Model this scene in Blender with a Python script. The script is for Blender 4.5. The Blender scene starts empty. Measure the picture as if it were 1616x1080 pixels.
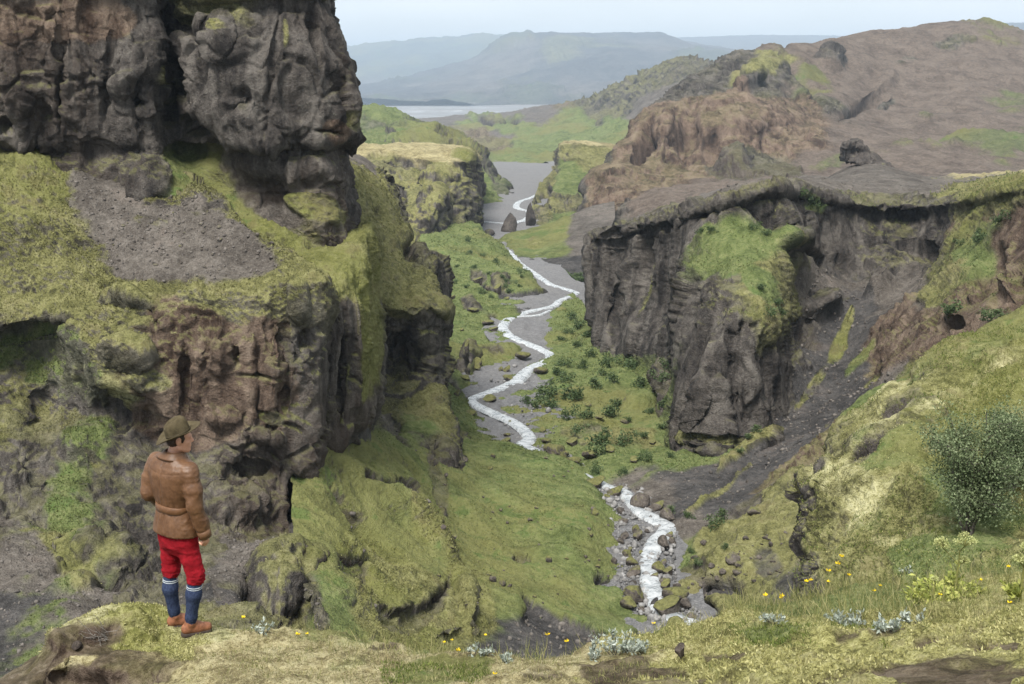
import bpy, bmesh, math, random
import numpy as np
from mathutils import Vector, Matrix

scene = bpy.context.scene
COL = scene.collection
F32 = np.float32
rng = np.random.default_rng(7)
random.seed(7)

# ------------------------------------------------------------------ camera, world, sun, exposure
FPX = 1800.0                      # focal length in pixels of the 1616 px wide photograph
PITCH = math.radians(13.13)       # looking down into the canyon
cam_d = bpy.data.cameras.new("camera")
cam = bpy.data.objects.new("camera", cam_d)
COL.objects.link(cam)
cam.location = (0, 0, 0)
cam.rotation_euler = (math.pi / 2 - PITCH, 0, 0)
cam_d.sensor_width = 36.0
cam_d.lens = 36.0 * FPX / 1616.0
cam_d.clip_start = 0.1
cam_d.clip_end = 60000
cam_d.dof.use_dof = True
cam_d.dof.focus_distance = 15.0
cam_d.dof.aperture_fstop = 9.0
scene.camera = cam

SUN_ELEV, SUN_AZ = math.radians(58), math.radians(-158)   # azimuth from +Y towards +X: behind the camera, to the left
world = bpy.data.worlds.new("World")
scene.world = world
world.use_nodes = True
wn, wl = world.node_tree.nodes, world.node_tree.links
wn.clear()
w_out = wn.new("ShaderNodeOutputWorld")
w_bg = wn.new("ShaderNodeBackground")
w_bg.inputs["Strength"].default_value = 0.085
w_sky = wn.new("ShaderNodeTexSky")
w_sky.sky_type = 'NISHITA'
w_sky.sun_disc = False
w_sky.sun_elevation = SUN_ELEV
w_sky.sun_rotation = SUN_AZ
w_sky.air_density = 1.0
w_sky.dust_density = 1.5
w_tc = wn.new("ShaderNodeTexCoord")
w_map = wn.new("ShaderNodeMapping")
w_map.inputs["Scale"].default_value = (1.6, 1.6, 7.0)
w_noise = wn.new("ShaderNodeTexNoise")
w_noise.inputs["Scale"].default_value = 2.2
w_noise.inputs["Detail"].default_value = 7
w_noise.inputs["Roughness"].default_value = 0.55
w_ramp = wn.new("ShaderNodeValToRGB")
w_ramp.color_ramp.elements[0].position = 0.30
w_ramp.color_ramp.elements[0].color = (0.62, 0.62, 0.62, 1)
w_ramp.color_ramp.elements[1].position = 0.62
w_ramp.color_ramp.elements[1].color = (1, 1, 1, 1)
w_mix = wn.new("ShaderNodeMixRGB")
w_mix.inputs["Color2"].default_value = (6.7, 6.95, 7.05, 1)   # thin bright cloud cover
wl.new(w_tc.outputs["Generated"], w_map.inputs["Vector"])
wl.new(w_map.outputs["Vector"], w_noise.inputs["Vector"])
wl.new(w_noise.outputs["Fac"], w_ramp.inputs["Fac"])
wl.new(w_ramp.outputs["Color"], w_mix.inputs["Fac"])
wl.new(w_sky.outputs["Color"], w_mix.inputs["Color1"])
wl.new(w_mix.outputs["Color"], w_bg.inputs["Color"])
wl.new(w_bg.outputs["Background"], w_out.inputs["Surface"])

sun_d = bpy.data.lights.new("sun", 'SUN')
sun_d.energy = 3.8
sun_d.angle = math.radians(22)
sun_d.color = (1.0, 0.96, 0.90)
sun = bpy.data.objects.new("sun", sun_d)
COL.objects.link(sun)
_sd = Vector((math.sin(SUN_AZ) * math.cos(SUN_ELEV), math.cos(SUN_AZ) * math.cos(SUN_ELEV), math.sin(SUN_ELEV)))
sun.rotation_euler = _sd.to_track_quat('Z', 'Y').to_euler()
sun.location = (0, 0, 60)

scene.view_settings.view_transform = 'Standard'
scene.view_settings.look = 'None'
scene.view_settings.gamma = 1.0
scene.view_settings.exposure = 1.02
scene.view_settings.use_curve_mapping = False
scene.cycles.max_bounces = 4
scene.cycles.diffuse_bounces = 2
scene.cycles.volume_bounces = 0

# ------------------------------------------------------------------ photo point -> place
CT, ST = math.cos(PITCH), math.sin(PITCH)
ZS_Y = [250, 256, 260, 266, 280, 310, 350, 420, 470, 515, 560, 620, 700, 780, 900, 1000, 1080, 1260]
ZS_Z = [-86.5, -82, -75.5, -71, -68.5, -65, -62, -57, -54, -52, -51, -49, -47, -44, -42.5, -41.5, -40.5, -38.5]

def zs(y):                                     # level of the stream where it shows at photo row y
    return float(np.interp(y, ZS_Y, ZS_Z))

def ray(x, y):
    u, v = (x - 808.0) / FPX, (y - 540.0) / FPX
    return np.array([u, CT - v * ST, -ST - v * CT])

def P(x, y, d):
    """Place of what the photo shows at x, y: d > 0 distance ahead in metres, d < 0 its height, 0 the stream level."""
    r = ray(x, y)
    if d > 0:
        return r * (d / r[1])
    h = zs(y) - 0.55 if d == 0 else d
    return r * (h / r[2])

def proj(p):
    p = np.asarray(p)
    X, Y, Z = p[..., 0], p[..., 1], p[..., 2]
    f = Y * CT - Z * ST
    up = Y * ST + Z * CT
    f = np.maximum(f, 0.05)
    return 808 + FPX * X / f, 540 - FPX * up / f

# ------------------------------------------------------------------ noise
_LAT = rng.random((64, 64, 64)).astype(F32).ravel()
_ROT = np.array([[0.00, 0.80, 0.60], [-0.80, 0.36, -0.48], [-0.60, -0.48, 0.64]], F32)

def vnoise(p):
    """smooth value noise, about -1..1"""
    i = np.floor(p).astype(np.int32)
    f = (p - i).astype(F32)
    f = f * f * f * (f * (f * 6 - 15) + 10)
    x0, y0, z0 = i[:, 0] & 63, i[:, 1] & 63, i[:, 2] & 63
    x1, y1, z1 = (x0 + 1) & 63, (y0 + 1) & 63, (z0 + 1) & 63
    fx, fy, fz = f[:, 0], f[:, 1], f[:, 2]
    x0 = x0 << 12; x1 = x1 << 12; y0 = y0 << 6; y1 = y1 << 6
    L = _LAT
    a = L[x0 + y0 + z0]; a = a + fx * (L[x1 + y0 + z0] - a)
    b = L[x0 + y1 + z0]; b = b + fx * (L[x1 + y1 + z0] - b)
    c = L[x0 + y0 + z1]; c = c + fx * (L[x1 + y0 + z1] - c)
    d = L[x0 + y1 + z1]; d = d + fx * (L[x1 + y1 + z1] - d)
    a = a + fy * (b - a)
    c = c + fy * (d - c)
    return (a + fz * (c - a)) * 2 - 1

def fbm(p, octv=4, gain=0.5, seed=0.0, ridge=False):
    q = (np.asarray(p, F32) + F32(seed * 7.31))
    s = np.zeros(len(q), F32)
    a, t = 1.0, 0.0
    for _ in range(octv):
        n = vnoise(q)
        if ridge:
            n = 1 - 2 * np.abs(n)
        s += a * n
        t += a
        a *= gain
        q = (q @ _ROT) * F32(2.03) + F32(11.7)
    return s / t

_WJ = rng.random((32 * 32 * 32, 3)).astype(F32) * 0.62 + 0.19
_WR = rng.random((32 * 32 * 32, 4)).astype(F32) * 2 - 1

def facet(p, tilt=0.8, seed=0.0, soft=48.0):
    """blocky broken rock: every cell is a tilted facet at its own depth, edges slightly worn; also the distance to the joint"""
    p = np.asarray(p, F32) + F32(seed * 3.77)
    b = np.floor(p - 0.5).astype(np.int32)
    n = len(p)
    f1 = np.full(n, 9, F32); f2 = np.full(n, 9, F32)
    sw = np.zeros(n, F32); sv = np.zeros(n, F32)
    for dx in (0, 1):
        for dy in (0, 1):
            for dz in (0, 1):
                c = b + np.array([dx, dy, dz], np.int32)
                h = ((c[:, 0] & 31) << 10) + ((c[:, 1] & 31) << 5) + (c[:, 2] & 31)
                v = p - c - _WJ[h]
                d = v[:, 0] * v[:, 0] + v[:, 1] * v[:, 1] + v[:, 2] * v[:, 2]
                r = _WR[h]
                w = np.exp(-soft * d)
                sw += w
                sv += w * (r[:, 3] * F32(0.6) + (v[:, 0] * r[:, 0] + v[:, 1] * r[:, 1] + v[:, 2] * r[:, 2]) * F32(tilt))
                f2 = np.where(d < f1, f1, np.minimum(f2, d))
                f1 = np.minimum(f1, d)
    return sv / (sw + 1e-12), np.sqrt(f2) - np.sqrt(f1)

def smooth(a, b, x):
    t = np.clip((x - a) / (b - a), 0, 1)
    return t * t * (3 - 2 * t)

# ------------------------------------------------------------------ mesh helpers
def tag(o, label=None, cat=None, group=None, kind=None):
    if label: o["label"] = label
    if cat: o["category"] = cat
    if group: o["group"] = group
    if kind: o["kind"] = kind
    return o

def empty(name, loc=(0, 0, 0), rz=0.0):
    o = bpy.data.objects.new(name, None)
    COL.objects.link(o)
    o.location = loc
    o.rotation_euler = (0, 0, rz)
    o.empty_display_size = 0.2
    return o

def mesh_from(name, V, Fq, tri=False, smooth_shade=True):
    V = np.ascontiguousarray(V, F32)
    Fq = np.ascontiguousarray(Fq, np.int32)
    k = Fq.shape[1]
    me = bpy.data.meshes.new(name)
    me.vertices.add(len(V))
    me.vertices.foreach_set("co", V.ravel())
    me.loops.add(Fq.size)
    me.loops.foreach_set("vertex_index", Fq.ravel())
    me.polygons.add(len(Fq))
    me.polygons.foreach_set("loop_start", np.arange(0, Fq.size, k, dtype=np.int32))
    if smooth_shade:
        me.polygons.foreach_set("use_smooth", np.ones(len(Fq), bool))
    me.update(calc_edges=True)
    return me

def obj(name, me, mat=None, parent=None):
    o = bpy.data.objects.new(name, me)
    COL.objects.link(o)
    if mat is not None:
        if not me.materials:
            me.materials.append(mat)
    if parent is not None:
        o.parent = parent
    return o

def grid_faces(nv, nu):
    i = np.arange(nv * nu, dtype=np.int32).reshape(nv, nu)
    a, b, c, d = i[:-1, :-1], i[:-1, 1:], i[1:, 1:], i[1:, :-1]
    return np.stack([a, d, c, b], -1).reshape(-1, 4)

def cr_matrix(t, n, lin=0.3):
    """Catmull-Rom (softened towards linear) weights of n controls at parameters t"""
    M = np.zeros((len(t), n)); H = np.zeros((len(t), n))
    i = np.clip(np.floor(t).astype(int), 0, n - 2)
    f = t - i
    w = [(-f + 2 * f * f - f ** 3) / 2, (2 - 5 * f * f + 3 * f ** 3) / 2, (f + 4 * f * f - 3 * f ** 3) / 2, (-f * f + f ** 3) / 2]
    r = np.arange(len(t))
    for k in range(4):
        j = i + k - 1
        wk = w[k]
        lo, hi = j < 0, j > n - 1
        ok = ~(lo | hi)
        np.add.at(M, (r[ok], j[ok]), wk[ok])
        np.add.at(M, (r[lo], np.zeros(lo.sum(), int)), 2 * wk[lo]); np.add.at(M, (r[lo], np.ones(lo.sum(), int)), -wk[lo])
        np.add.at(M, (r[hi], np.full(hi.sum(), n - 1)), 2 * wk[hi]); np.add.at(M, (r[hi], np.full(hi.sum(), n - 2)), -wk[hi])
    np.add.at(H, (r, i), 1 - f); np.add.at(H, (r, i + 1), f)
    return M * (1 - lin) + H * lin, H

def samples(lens, step):
    t = []
    for k, L in enumerate(lens):
        n = max(2, int(round(L / step)))
        t.append(k + np.arange(n) / n)
    t.append(np.array([float(len(lens))]))
    return np.concatenate(t)

def normals(G):
    du = np.gradient(G, axis=1); dv = np.gradient(G, axis=0)
    n = np.cross(dv, du)
    n /= np.linalg.norm(n, axis=-1, keepdims=True) + 1e-9
    return n

TYPES = "rbgmsdyw"     # dark rock, brown rock, grass, yellow moss, grey scree, dark sand, dry straw, pale lichen

def patch(name, rows, mat, step=1.9, rock=1.0, aniso=(1, 1, 1), strata=0.0, grass=0.15, big=0.0, bigL=None,
          sculpt=(), paint=(), scarps=(), ramp=1.0, mixn=1.0, mossy=0.35, rocky=0.45, cover='m', tn=None, sharp=14.0, seed=0, kind="structure",
          flow=0.0, fdir=None, post=None, moss_thr=0.62, steep=0.40, keep=None):
    """A landform: a lattice of places read off the photograph with their distances, refined, broken up into rock and turf."""
    C, W = [], []
    for row in rows:
        rc, rw = [], []
        for it in row.split():
            a = it.split(",")
            rc.append(P(float(a[0]), float(a[1]), float(a[2])))
            w = np.zeros(8)
            ts = a[3]
            for ch in ts:
                w[TYPES.index(ch)] += 1.0 / len(ts)
            rw.append(w)
        C.append(rc); W.append(rw)
    C = np.array(C); W = np.array(W)
    R, K = C.shape[:2]
    px, py = proj(C)
    def outside(v, lo, hi):       # coarser outside the picture
        return np.where(v < lo, lo + (v - lo) * 0.16, np.where(v > hi, hi + (np.minimum(v, hi + 1400) - hi) * 0.16, v))
    px, py = outside(px, -40, 1656), outside(py, -40, 1112)
    mpp = np.maximum(C[..., 1], 3) / FPX
    def plen(axis):
        d2 = np.hypot(np.diff(px, axis=axis), np.diff(py, axis=axis))
        d3 = np.linalg.norm(np.diff(C, axis=axis), axis=-1)
        m = (mpp[1:] if axis == 0 else mpp[:, 1:])
        L = np.maximum(d2, np.minimum(d3 / m * 0.15, d2 + 40))
        return np.percentile(L, 70, axis=1 - axis)
    tu, tv = samples(plen(1), step), samples(plen(0), step)
    Mu, Hu = cr_matrix(tu, K); Mv, Hv = cr_matrix(tv, R)
    G = np.einsum('ar,rkc->akc', Mv, C)
    G = np.einsum('bk,akc->abc', Mu, G)
    w = np.einsum('ar,rkc->akc', Hv, W)
    w = np.einsum('bk,akc->abc', Hu, w)
    nv, nu = G.shape[:2]
    w = w.reshape(-1, 8)
    N = normals(G)
    V = G.reshape(-1, 3)
    qx, qy = proj(V)
    s0 = (tn or 4.0)
    wob = fbm(V / (s0 * 1.3), 3, seed=seed + 5) * 0.35
    wob0 = fbm(V / (s0 * 3), 2, seed=seed + 6) * 0.22
    # sculpted recesses and bulges
    Nf = N.reshape(-1, 3)
    for (sx, sy, rx, ry, rot, amt) in sculpt:
        c, s_ = math.cos(math.radians(rot)), math.sin(math.radians(rot))
        ex, ey = qx - sx, qy - sy
        a_, b_ = (ex * c + ey * s_) / rx, (-ex * s_ + ey * c) / ry
        e = np.sqrt(a_ * a_ + b_ * b_) + wob0
        k = 1 - smooth(0.30, 1.0, e)
        V = V + Nf * (k * amt)[:, None]
    if len(sculpt):
        N = normals(V.reshape(nv, nu, 3)); Nf = N.reshape(-1, 3)
    for (sx, sy, rx, ry, rot, ch, st) in paint:
        c, s_ = math.cos(math.radians(rot)), math.sin(math.radians(rot))
        ex, ey = qx - sx, qy - sy
        a_, b_ = (ex * c + ey * s_) / rx, (-ex * s_ + ey * c) / ry
        e = np.sqrt(a_ * a_ + b_ * b_) + wob
        k = ((1 - smooth(0.6, 1.15, e)) * st)[:, None]
        t = np.zeros(8); t[TYPES.index(ch)] = 1
        w = w * (1 - k) + t * k
    for (pts, hgt, wid, ch, st) in scarps:
        xs_, ys_ = [q_[0] for q_ in pts], [q_[1] for q_ in pts]
        ln = np.interp(qx, xs_, ys_) + 5.0 * fbm(V / (s0 * 1.5), 3, 0.5, seed=seed + 41)
        inx = smooth(xs_[0], xs_[0] + 18, qx) * (1 - smooth(xs_[-1] - 18, xs_[-1], qx))
        dy = qy - ln
        k = smooth(0.0, 3.5, dy) * (1 - smooth(wid * 0.25, wid, dy)) * inx
        V = V - Nf * (k * hgt)[:, None]
        kk = (smooth(0.0, 2.0, dy) * (1 - smooth(wid * 0.5, wid * 0.95, dy + wid * wob)) * inx * st)[:, None]
        t = np.zeros(8); t[TYPES.index(ch)] = 1
        w = w * (1 - kk) + t * kk
    if len(scarps):
        N = normals(V.reshape(nv, nu, 3)); Nf = N.reshape(-1, 3)
    Vs = V
    if fdir is not None:
        t_ = (P(*fdir[1]) - P(*fdir[0])); t_ = t_ / np.linalg.norm(t_)
        Vs = V - t_[None, :] * (0.82 * (V @ t_))[:, None]
    def settle(w, amt, sd):
        sc = np.empty_like(w)
        for i in range(8):
            if w[:, i].max() < 0.02:
                sc[:, i] = -9
                continue
            sc[:, i] = np.where(w[:, i] > 0.015, w[:, i] + amt * (0.75 * fbm(Vs / s0, 5, 0.68, seed=sd + i * 3.1) + 0.6 * fbm(Vs / (s0 * 3.2), 3, 0.5, seed=sd + i * 2.3 + 1)), -3)
        e = np.exp(np.clip(sharp * (sc - sc.max(1, keepdims=True)), -30, 0))
        return e / e.sum(1, keepdims=True)
    w = settle(w, 0.75 * mixn, seed).astype(F32)
    Vf = V.astype(F32)
    wr = w[:, 0] + w[:, 1] + 0.6 * w[:, 7]
    an = np.array(aniso, F32)
    disp = np.zeros(len(V), F32)
    if big:
        disp += big * fbm(Vf / (bigL or rock * 8), 4, 0.5, seed=seed + 2)
    ri = np.nonzero(wr > 0.02)[0]
    if len(ri) and rock > 0:
        Vr = Vf[ri]
        warp = np.stack([fbm(Vr / (rock * 3), 2, seed=seed + k) for k in (1, 2, 3)], 1) * rock * 0.3
        q = (Vr + warp)
        d1, j1 = facet(q / (rock * 5.0 * an), 1.2, seed + 1, 95)
        d2, j2 = facet(q / (rock * 1.9 * an), 1.2, seed + 2, 70)
        d3, j3 = facet(q / (rock * 0.7 * an), 1.1, seed + 3)
        rough = smooth(-.25, .25, fbm(Vr / (rock * 4), 3, seed=seed + 8))          # broken and smooth stretches
        rd = rock * (0.85 * d1 + (0.18 + 0.32 * rough) * d2 + (0.06 + 0.13 * rough) * d3)
        rd += rock * (0.10 + 0.22 * rough) * fbm(Vr / (rock * 1.2 * np.sqrt(an)), 6, 0.68, seed=seed + 9)
        rd -= rock * 0.40 * (1 - smooth(0.0, 0.06, j1)) * smooth(-.2, .3, fbm(Vr / (rock * 5), 2, seed=seed + 4))
        rd -= rock * 0.16 * rough * (1 - smooth(0.0, 0.08, j2))
        if strata:
            sa, sj = facet(q / (np.array([5, 5, 0.55], F32) * rock), 0.25, seed + 6)
            rd += strata * rock * (sa + 0.4 * smooth(0, .3, sj))
        disp[ri] += rd * wr[ri] * ramp
    sm = w[:, 2] + w[:, 3] + w[:, 6]
    gi = np.nonzero(sm > 0.02)[0]
    if len(gi):
        Vg = Vf[gi]
        gd = grass * (fbm(Vg / (grass * 10), 3, 0.5, seed=seed + 12) * 1.5 + 0.9 * np.abs(fbm(Vg / (grass * 2.6), 4, 0.7, seed=seed + 13)))
        disp[gi] += gd * sm[gi] * (1 + 0.7 * w[gi, 3])
    sc_ = w[:, 4] + w[:, 5]
    gi = np.nonzero(sc_ > 0.02)[0]
    if len(gi):
        gd = grass * 0.5 * fbm(Vf[gi] / (grass * 2.5), 4, 0.75, seed=seed + 15)
        disp[gi] += gd * sc_[gi]
    if flow:
        # spurs and gullies running down the fall line
        if fdir is not None:
            a_, b_ = fdir
            t_ = (P(*b_) - P(*a_)); t_ = (t_ / np.linalg.norm(t_)).astype(F32)
            q = Vf - t_[None, :] * (0.80 * (Vf @ t_))[:, None]
        else:
            q = Vf * np.array([1, 1, 0.25], F32)
        disp += flow * fbm(q / (flow * 7), 4, 0.5, seed=seed + 21, ridge=True) * (0.4 + 0.6 * sm)
    edge = np.ones((nv, nu), F32)
    V = V + Nf * (disp * edge.ravel())[:, None]
    if post is not None:
        V = post(V, qx, qy, w)
    Gn = V.reshape(nv, nu, 3)
    N2 = normals(Gn)
    nz = N2[..., 2].ravel()
    # turf settles on ledges, steep ground sheds it
    n1 = fbm(Vf / (s0 * 0.7), 4, 0.6, seed=seed + 31)
    n2 = fbm(Vf / (s0 * 2.5), 3, 0.5, seed=seed + 32)
    ci = TYPES.index(cover)
    k = smooth(moss_thr - 0.12, moss_thr + 0.12, nz + 0.20 * n1 + 0.22 * n2) * mossy * (0.5 + 0.8 * smooth(-.3, .3, n2)) * 1.3
    k = np.clip(k, 0, 1) * (w[:, 0] + w[:, 1])
    w[:, 0] *= (1 - k); w[:, 1] *= (1 - k); w[:, ci] += k * 0 + (1 - w.sum(1))
    k = (1 - smooth(steep - 0.15, steep + 0.12, nz + 0.22 * n1)) * rocky
    tgt = 0
    for i in (2, 3, 6):
        m = w[:, i] * k
        w[:, i] -= m; w[:, tgt] += m
    me = mesh_from(name, V, grid_faces(nv, nu), smooth_shade=False)
    wa = me.attributes.new("wa", 'FLOAT_COLOR', 'POINT'); wb = me.attributes.new("wb", 'FLOAT_COLOR', 'POINT')
    wa.data.foreach_set("color", np.ascontiguousarray(w[:, :4], F32).ravel())
    wb.data.foreach_set("color", np.ascontiguousarray(w[:, 4:], F32).ravel())
    o = obj(name, me, mat)
    if kind: o["kind"] = kind
    o["tris"] = 0
    del o["tris"]
    SURF[name] = (V.reshape(nv, nu, 3), N2, w)
    TRIS.append((name, 2 * (nv - 1) * (nu - 1)))
    return o

SURF = {}; TRIS = []
# ------------------------------------------------------------------ materials
class NT:
    def __init__(self, name):
        self.m = bpy.data.materials.new(name)
        self.m.use_nodes = True
        self.t = self.m.node_tree
        self.t.nodes.clear()
        self.out = self.t.nodes.new("ShaderNodeOutputMaterial")
    def n(self, kind, **kw):
        nd = self.t.nodes.new("ShaderNode" + kind)
        for k, v in kw.items():
            setattr(nd, k, v)
        return nd
    def set(self, sock, v):
        if isinstance(v, bpy.types.NodeSocket):
            self.t.links.new(v, sock)
        elif isinstance(v, (tuple, list)) and len(v) == 3 and sock.type == 'RGBA':
            sock.default_value = (*v, 1)
        else:
            sock.default_value = v
    def noise(self, vec, scale, detail=4, rough=0.6, dist=0.0):
        nd = self.n("TexNoise")
        self.set(nd.inputs["Vector"], vec)
        nd.inputs["Scale"].default_value = scale
        nd.inputs["Detail"].default_value = detail
        nd.inputs["Roughness"].default_value = rough
        nd.inputs["Distortion"].default_value = dist
        return nd.outputs["Fac"]
    def math(self, op, a, b=0.0, clamp=False):
        nd = self.n("Math", operation=op, use_clamp=clamp)
        self.set(nd.inputs[0], a); self.set(nd.inputs[1], b)
        return nd.outputs[0]
    def step(self, x, lo, hi):
        nd = self.n("MapRange", interpolation_type='SMOOTHSTEP')
        self.set(nd.inputs["Value"], x)
        nd.inputs["From Min"].default_value = lo; nd.inputs["From Max"].default_value = hi
        return nd.outputs["Result"]
    def mix(self, f, a, b, mode='MIX'):
        nd = self.n("MixRGB", blend_type=mode)
        self.set(nd.inputs["Fac"], f); self.set(nd.inputs["Color1"], a); self.set(nd.inputs["Color2"], b)
        return nd.outputs["Color"]
    def ramp(self, f, stops):
        nd = self.n("ValToRGB")
        cr = nd.color_ramp
        while len(cr.elements) < len(stops):
            cr.elements.new(0.5)
        for e, (p_, c) in zip(cr.elements, stops):
            e.position = p_; e.color = (*c, 1)
        self.set(nd.inputs["Fac"], f)
        return nd.outputs["Color"]
    def vmul(self, vec, s):
        nd = self.n("VectorMath", operation='MULTIPLY')
        self.set(nd.inputs[0], vec)
        nd.inputs[1].default_value = s if isinstance(s, tuple) else (s, s, s)
        return nd.outputs[0]
    def bump(self, h, strength=0.5, dist=1.0, normal=None):
        nd = self.n("Bump")
        nd.inputs["Strength"].default_value = strength
        nd.inputs["Distance"].default_value = dist
        self.set(nd.inputs["Height"], h)
        if normal is not None: self.set(nd.inputs["Normal"], normal)
        return nd.outputs["Normal"]
    def bsdf(self, color, rough=0.9, spec=0.2, normal=None, **kw):
        nd = self.n("BsdfPrincipled")
        self.set(nd.inputs["Base Color"], color)
        self.set(nd.inputs["Roughness"], rough)
        nd.inputs["Specular IOR Level"].default_value = spec
        if normal is not None: self.set(nd.inputs["Normal"], normal)
        for k, v in kw.items():
            self.set(nd.inputs[k.replace("_", " ")], v)
        self.t.links.new(nd.outputs[0], self.out.inputs["Surface"])
        return nd
    def pos(self):
        return self.n("NewGeometry").outputs["Position"]
    def objco(self):
        return self.n("TexCoord").outputs["Object"]

def terrain_mat(name, S, pal=None, bump=0.85, con=0.095):
    """Ground cover from the weights on the mesh; S is the size in metres of the mid-sized mottling."""
    c = dict(
        r=[(0.022, 0.020, 0.019), (0.062, 0.055, 0.049), (0.125, 0.113, 0.100)],
        b=[(0.040, 0.027, 0.020), (0.105, 0.076, 0.057), (0.180, 0.138, 0.105)],
        g=[(0.044, 0.062, 0.020), (0.116, 0.144, 0.050), (0.198, 0.210, 0.094)],
        m=[(0.052, 0.052, 0.021), (0.156, 0.153, 0.060), (0.280, 0.268, 0.130)],
        s=[(0.050, 0.043, 0.037), (0.102, 0.090, 0.078), (0.175, 0.157, 0.138)],
        d=[(0.024, 0.023, 0.023), (0.058, 0.055, 0.053), (0.105, 0.099, 0.094)],
        y=[(0.110, 0.090, 0.045), (0.265, 0.230, 0.120), (0.410, 0.370, 0.220)],
        w=[(0.095, 0.090, 0.040), (0.280, 0.268, 0.130), (0.450, 0.430, 0.250)])
    if pal: c.update(pal)
    T = NT(name)
    p = T.pos()
    n1 = T.noise(p, 0.12 / S, 4, 0.55)
    n2 = T.noise(p, 0.9 / S, 5, 0.65, 0.3)
    n3 = T.noise(p, 5.5 / S, 4, 0.75)
    n5 = T.noise(p, 30.0 / S, 3, 0.7)
    n4 = T.noise(T.vmul(p, (1, 1, 0.16)), 1.6 / S, 4, 0.65, 0.4)      # run-off streaks
    mid = T.math('ADD', T.math('ADD', T.math('MULTIPLY', n2, 0.36), T.math('MULTIPLY', n3, 0.34)), T.math('MULTIPLY', n5, 0.30))
    a, b = T.n("Attribute", attribute_name="wa"), T.n("Attribute", attribute_name="wb")
    sa, sb = T.n("SeparateColor"), T.n("SeparateColor")
    T.set(sa.inputs[0], a.outputs["Color"]); T.set(sb.inputs[0], b.outputs["Color"])
    wt = dict(r=sa.outputs[0], b=sa.outputs[1], g=sa.outputs[2], m=a.outputs["Alpha"],
              s=sb.outputs[0], d=sb.outputs[1], y=sb.outputs[2], w=b.outputs["Alpha"])
    rockf = T.math('ADD', T.math('MULTIPLY', mid, 0.55), T.math('MULTIPLY', n4, 0.45))
    total = None
    for k in "rbgmsdyw":
        f = rockf if k in "rb" else mid
        q_ = 0.075 if k in 'rb' else con
        col = T.ramp(f, [(0.5 - q_, c[k][0]), (0.5, c[k][1]), (0.5 + q_, c[k][2])])
        if k == 'r':      # rusty and ochre patches, pale lichen spots
            col = T.mix(T.math('MULTIPLY', T.step(n1, 0.52, 0.66), 0.30), col, (0.100, 0.070, 0.050))
            col = T.mix(T.math('MULTIPLY', T.step(n3, 0.62, 0.72), 0.30), col, (0.24, 0.235, 0.20))
        if k == 'g':      # yellowed and darker herb patches
            col = T.mix(T.math('MULTIPLY', T.step(n1, 0.48, 0.62), 0.55), col, (0.170, 0.155, 0.058))
            col = T.mix(T.math('MULTIPLY', T.step(n2, 0.56, 0.66), 0.60), col, (0.050, 0.100, 0.022))
        if k == 'm':
            col = T.mix(T.math('MULTIPLY', T.step(n1, 0.50, 0.62), 0.40), col, (0.125, 0.140, 0.030))
            col = T.mix(T.math('MULTIPLY', T.step(n2, 0.54, 0.64), 0.50), col, (0.095, 0.078, 0.036))
        if k in 'sd':
            col = T.mix(T.math('MULTIPLY', T.step(n2, 0.55, 0.68), 0.30), col, (0.105, 0.080, 0.066))
        if k in 'gmyw':   # bare specks between the tufts
            col = T.mix(T.math('MULTIPLY', T.step(n5, 0.56, 0.66), 0.45), col, (0.050, 0.046, 0.022))
        nd = T.n("VectorMath", operation='SCALE')
        T.set(nd.inputs[0], col); T.set(nd.inputs["Scale"], wt[k])
        if total is None:
            total = nd.outputs[0]
        else:
            ad = T.n("VectorMath", operation='ADD')
            T.set(ad.inputs[0], total); T.set(ad.inputs[1], nd.outputs[0])
            total = ad.outputs[0]
    h = T.math('ADD', T.math('MULTIPLY', n3, 0.5), T.math('ADD', T.math('MULTIPLY', n2, 0.6), T.math('MULTIPLY', n5, 0.2)))
    nb = T.bump(h, bump, S * 0.35)
    T.bsdf(total, 0.95, 0.12, nb)
    return T.m

M_near = terrain_mat("foreground_turf", 0.35)
M_mid0 = terrain_mat("near_slope_turf", 1.0, con=0.07)
M_mid = terrain_mat("canyon_ground", 3.2)
M_wall = terrain_mat("canyon_wall_ground", 5.0)
M_hill = terrain_mat("brown_hill_ground", 12.0, pal=dict(s=[(0.058, 0.045, 0.037), (0.112, 0.089, 0.072), (0.175, 0.145, 0.119)], b=[(0.050, 0.035, 0.027), (0.118, 0.083, 0.062), (0.190, 0.143, 0.108)], g=[(0.048, 0.056, 0.026), (0.095, 0.108, 0.048), (0.145, 0.155, 0.075)]))
M_far = terrain_mat("hill_ground", 14.0)
M_mtn = terrain_mat("mountain_ground", 130.0, pal=dict(g=[(0.045, 0.050, 0.036), (0.080, 0.085, 0.060), (0.125, 0.125, 0.092)], d=[(0.030, 0.029, 0.029), (0.060, 0.057, 0.055), (0.120, 0.112, 0.102)]))

def simple(name, c1, c2, scale, rough=0.8, spec=0.25, bump=0.3, bdist=0.01, c3=None, detail=5, obj_space=True, **kw):
    T = NT(name)
    p = T.objco() if obj_space else T.pos()
    n = T.noise(p, scale, detail, 0.65, 0.2)
    st = [(0.36, c1), (0.64, c2)] if c3 is None else [(0.34, c1), (0.5, c2), (0.68, c3)]
    T.bsdf(T.ramp(n, st), rough, spec, T.bump(n, bump, bdist), **kw)
    return T.m
# ------------------------------------------------------------------ the setting: far to near
def setting(o, label, cat):
    return tag(o, label, cat, kind="structure")

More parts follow.
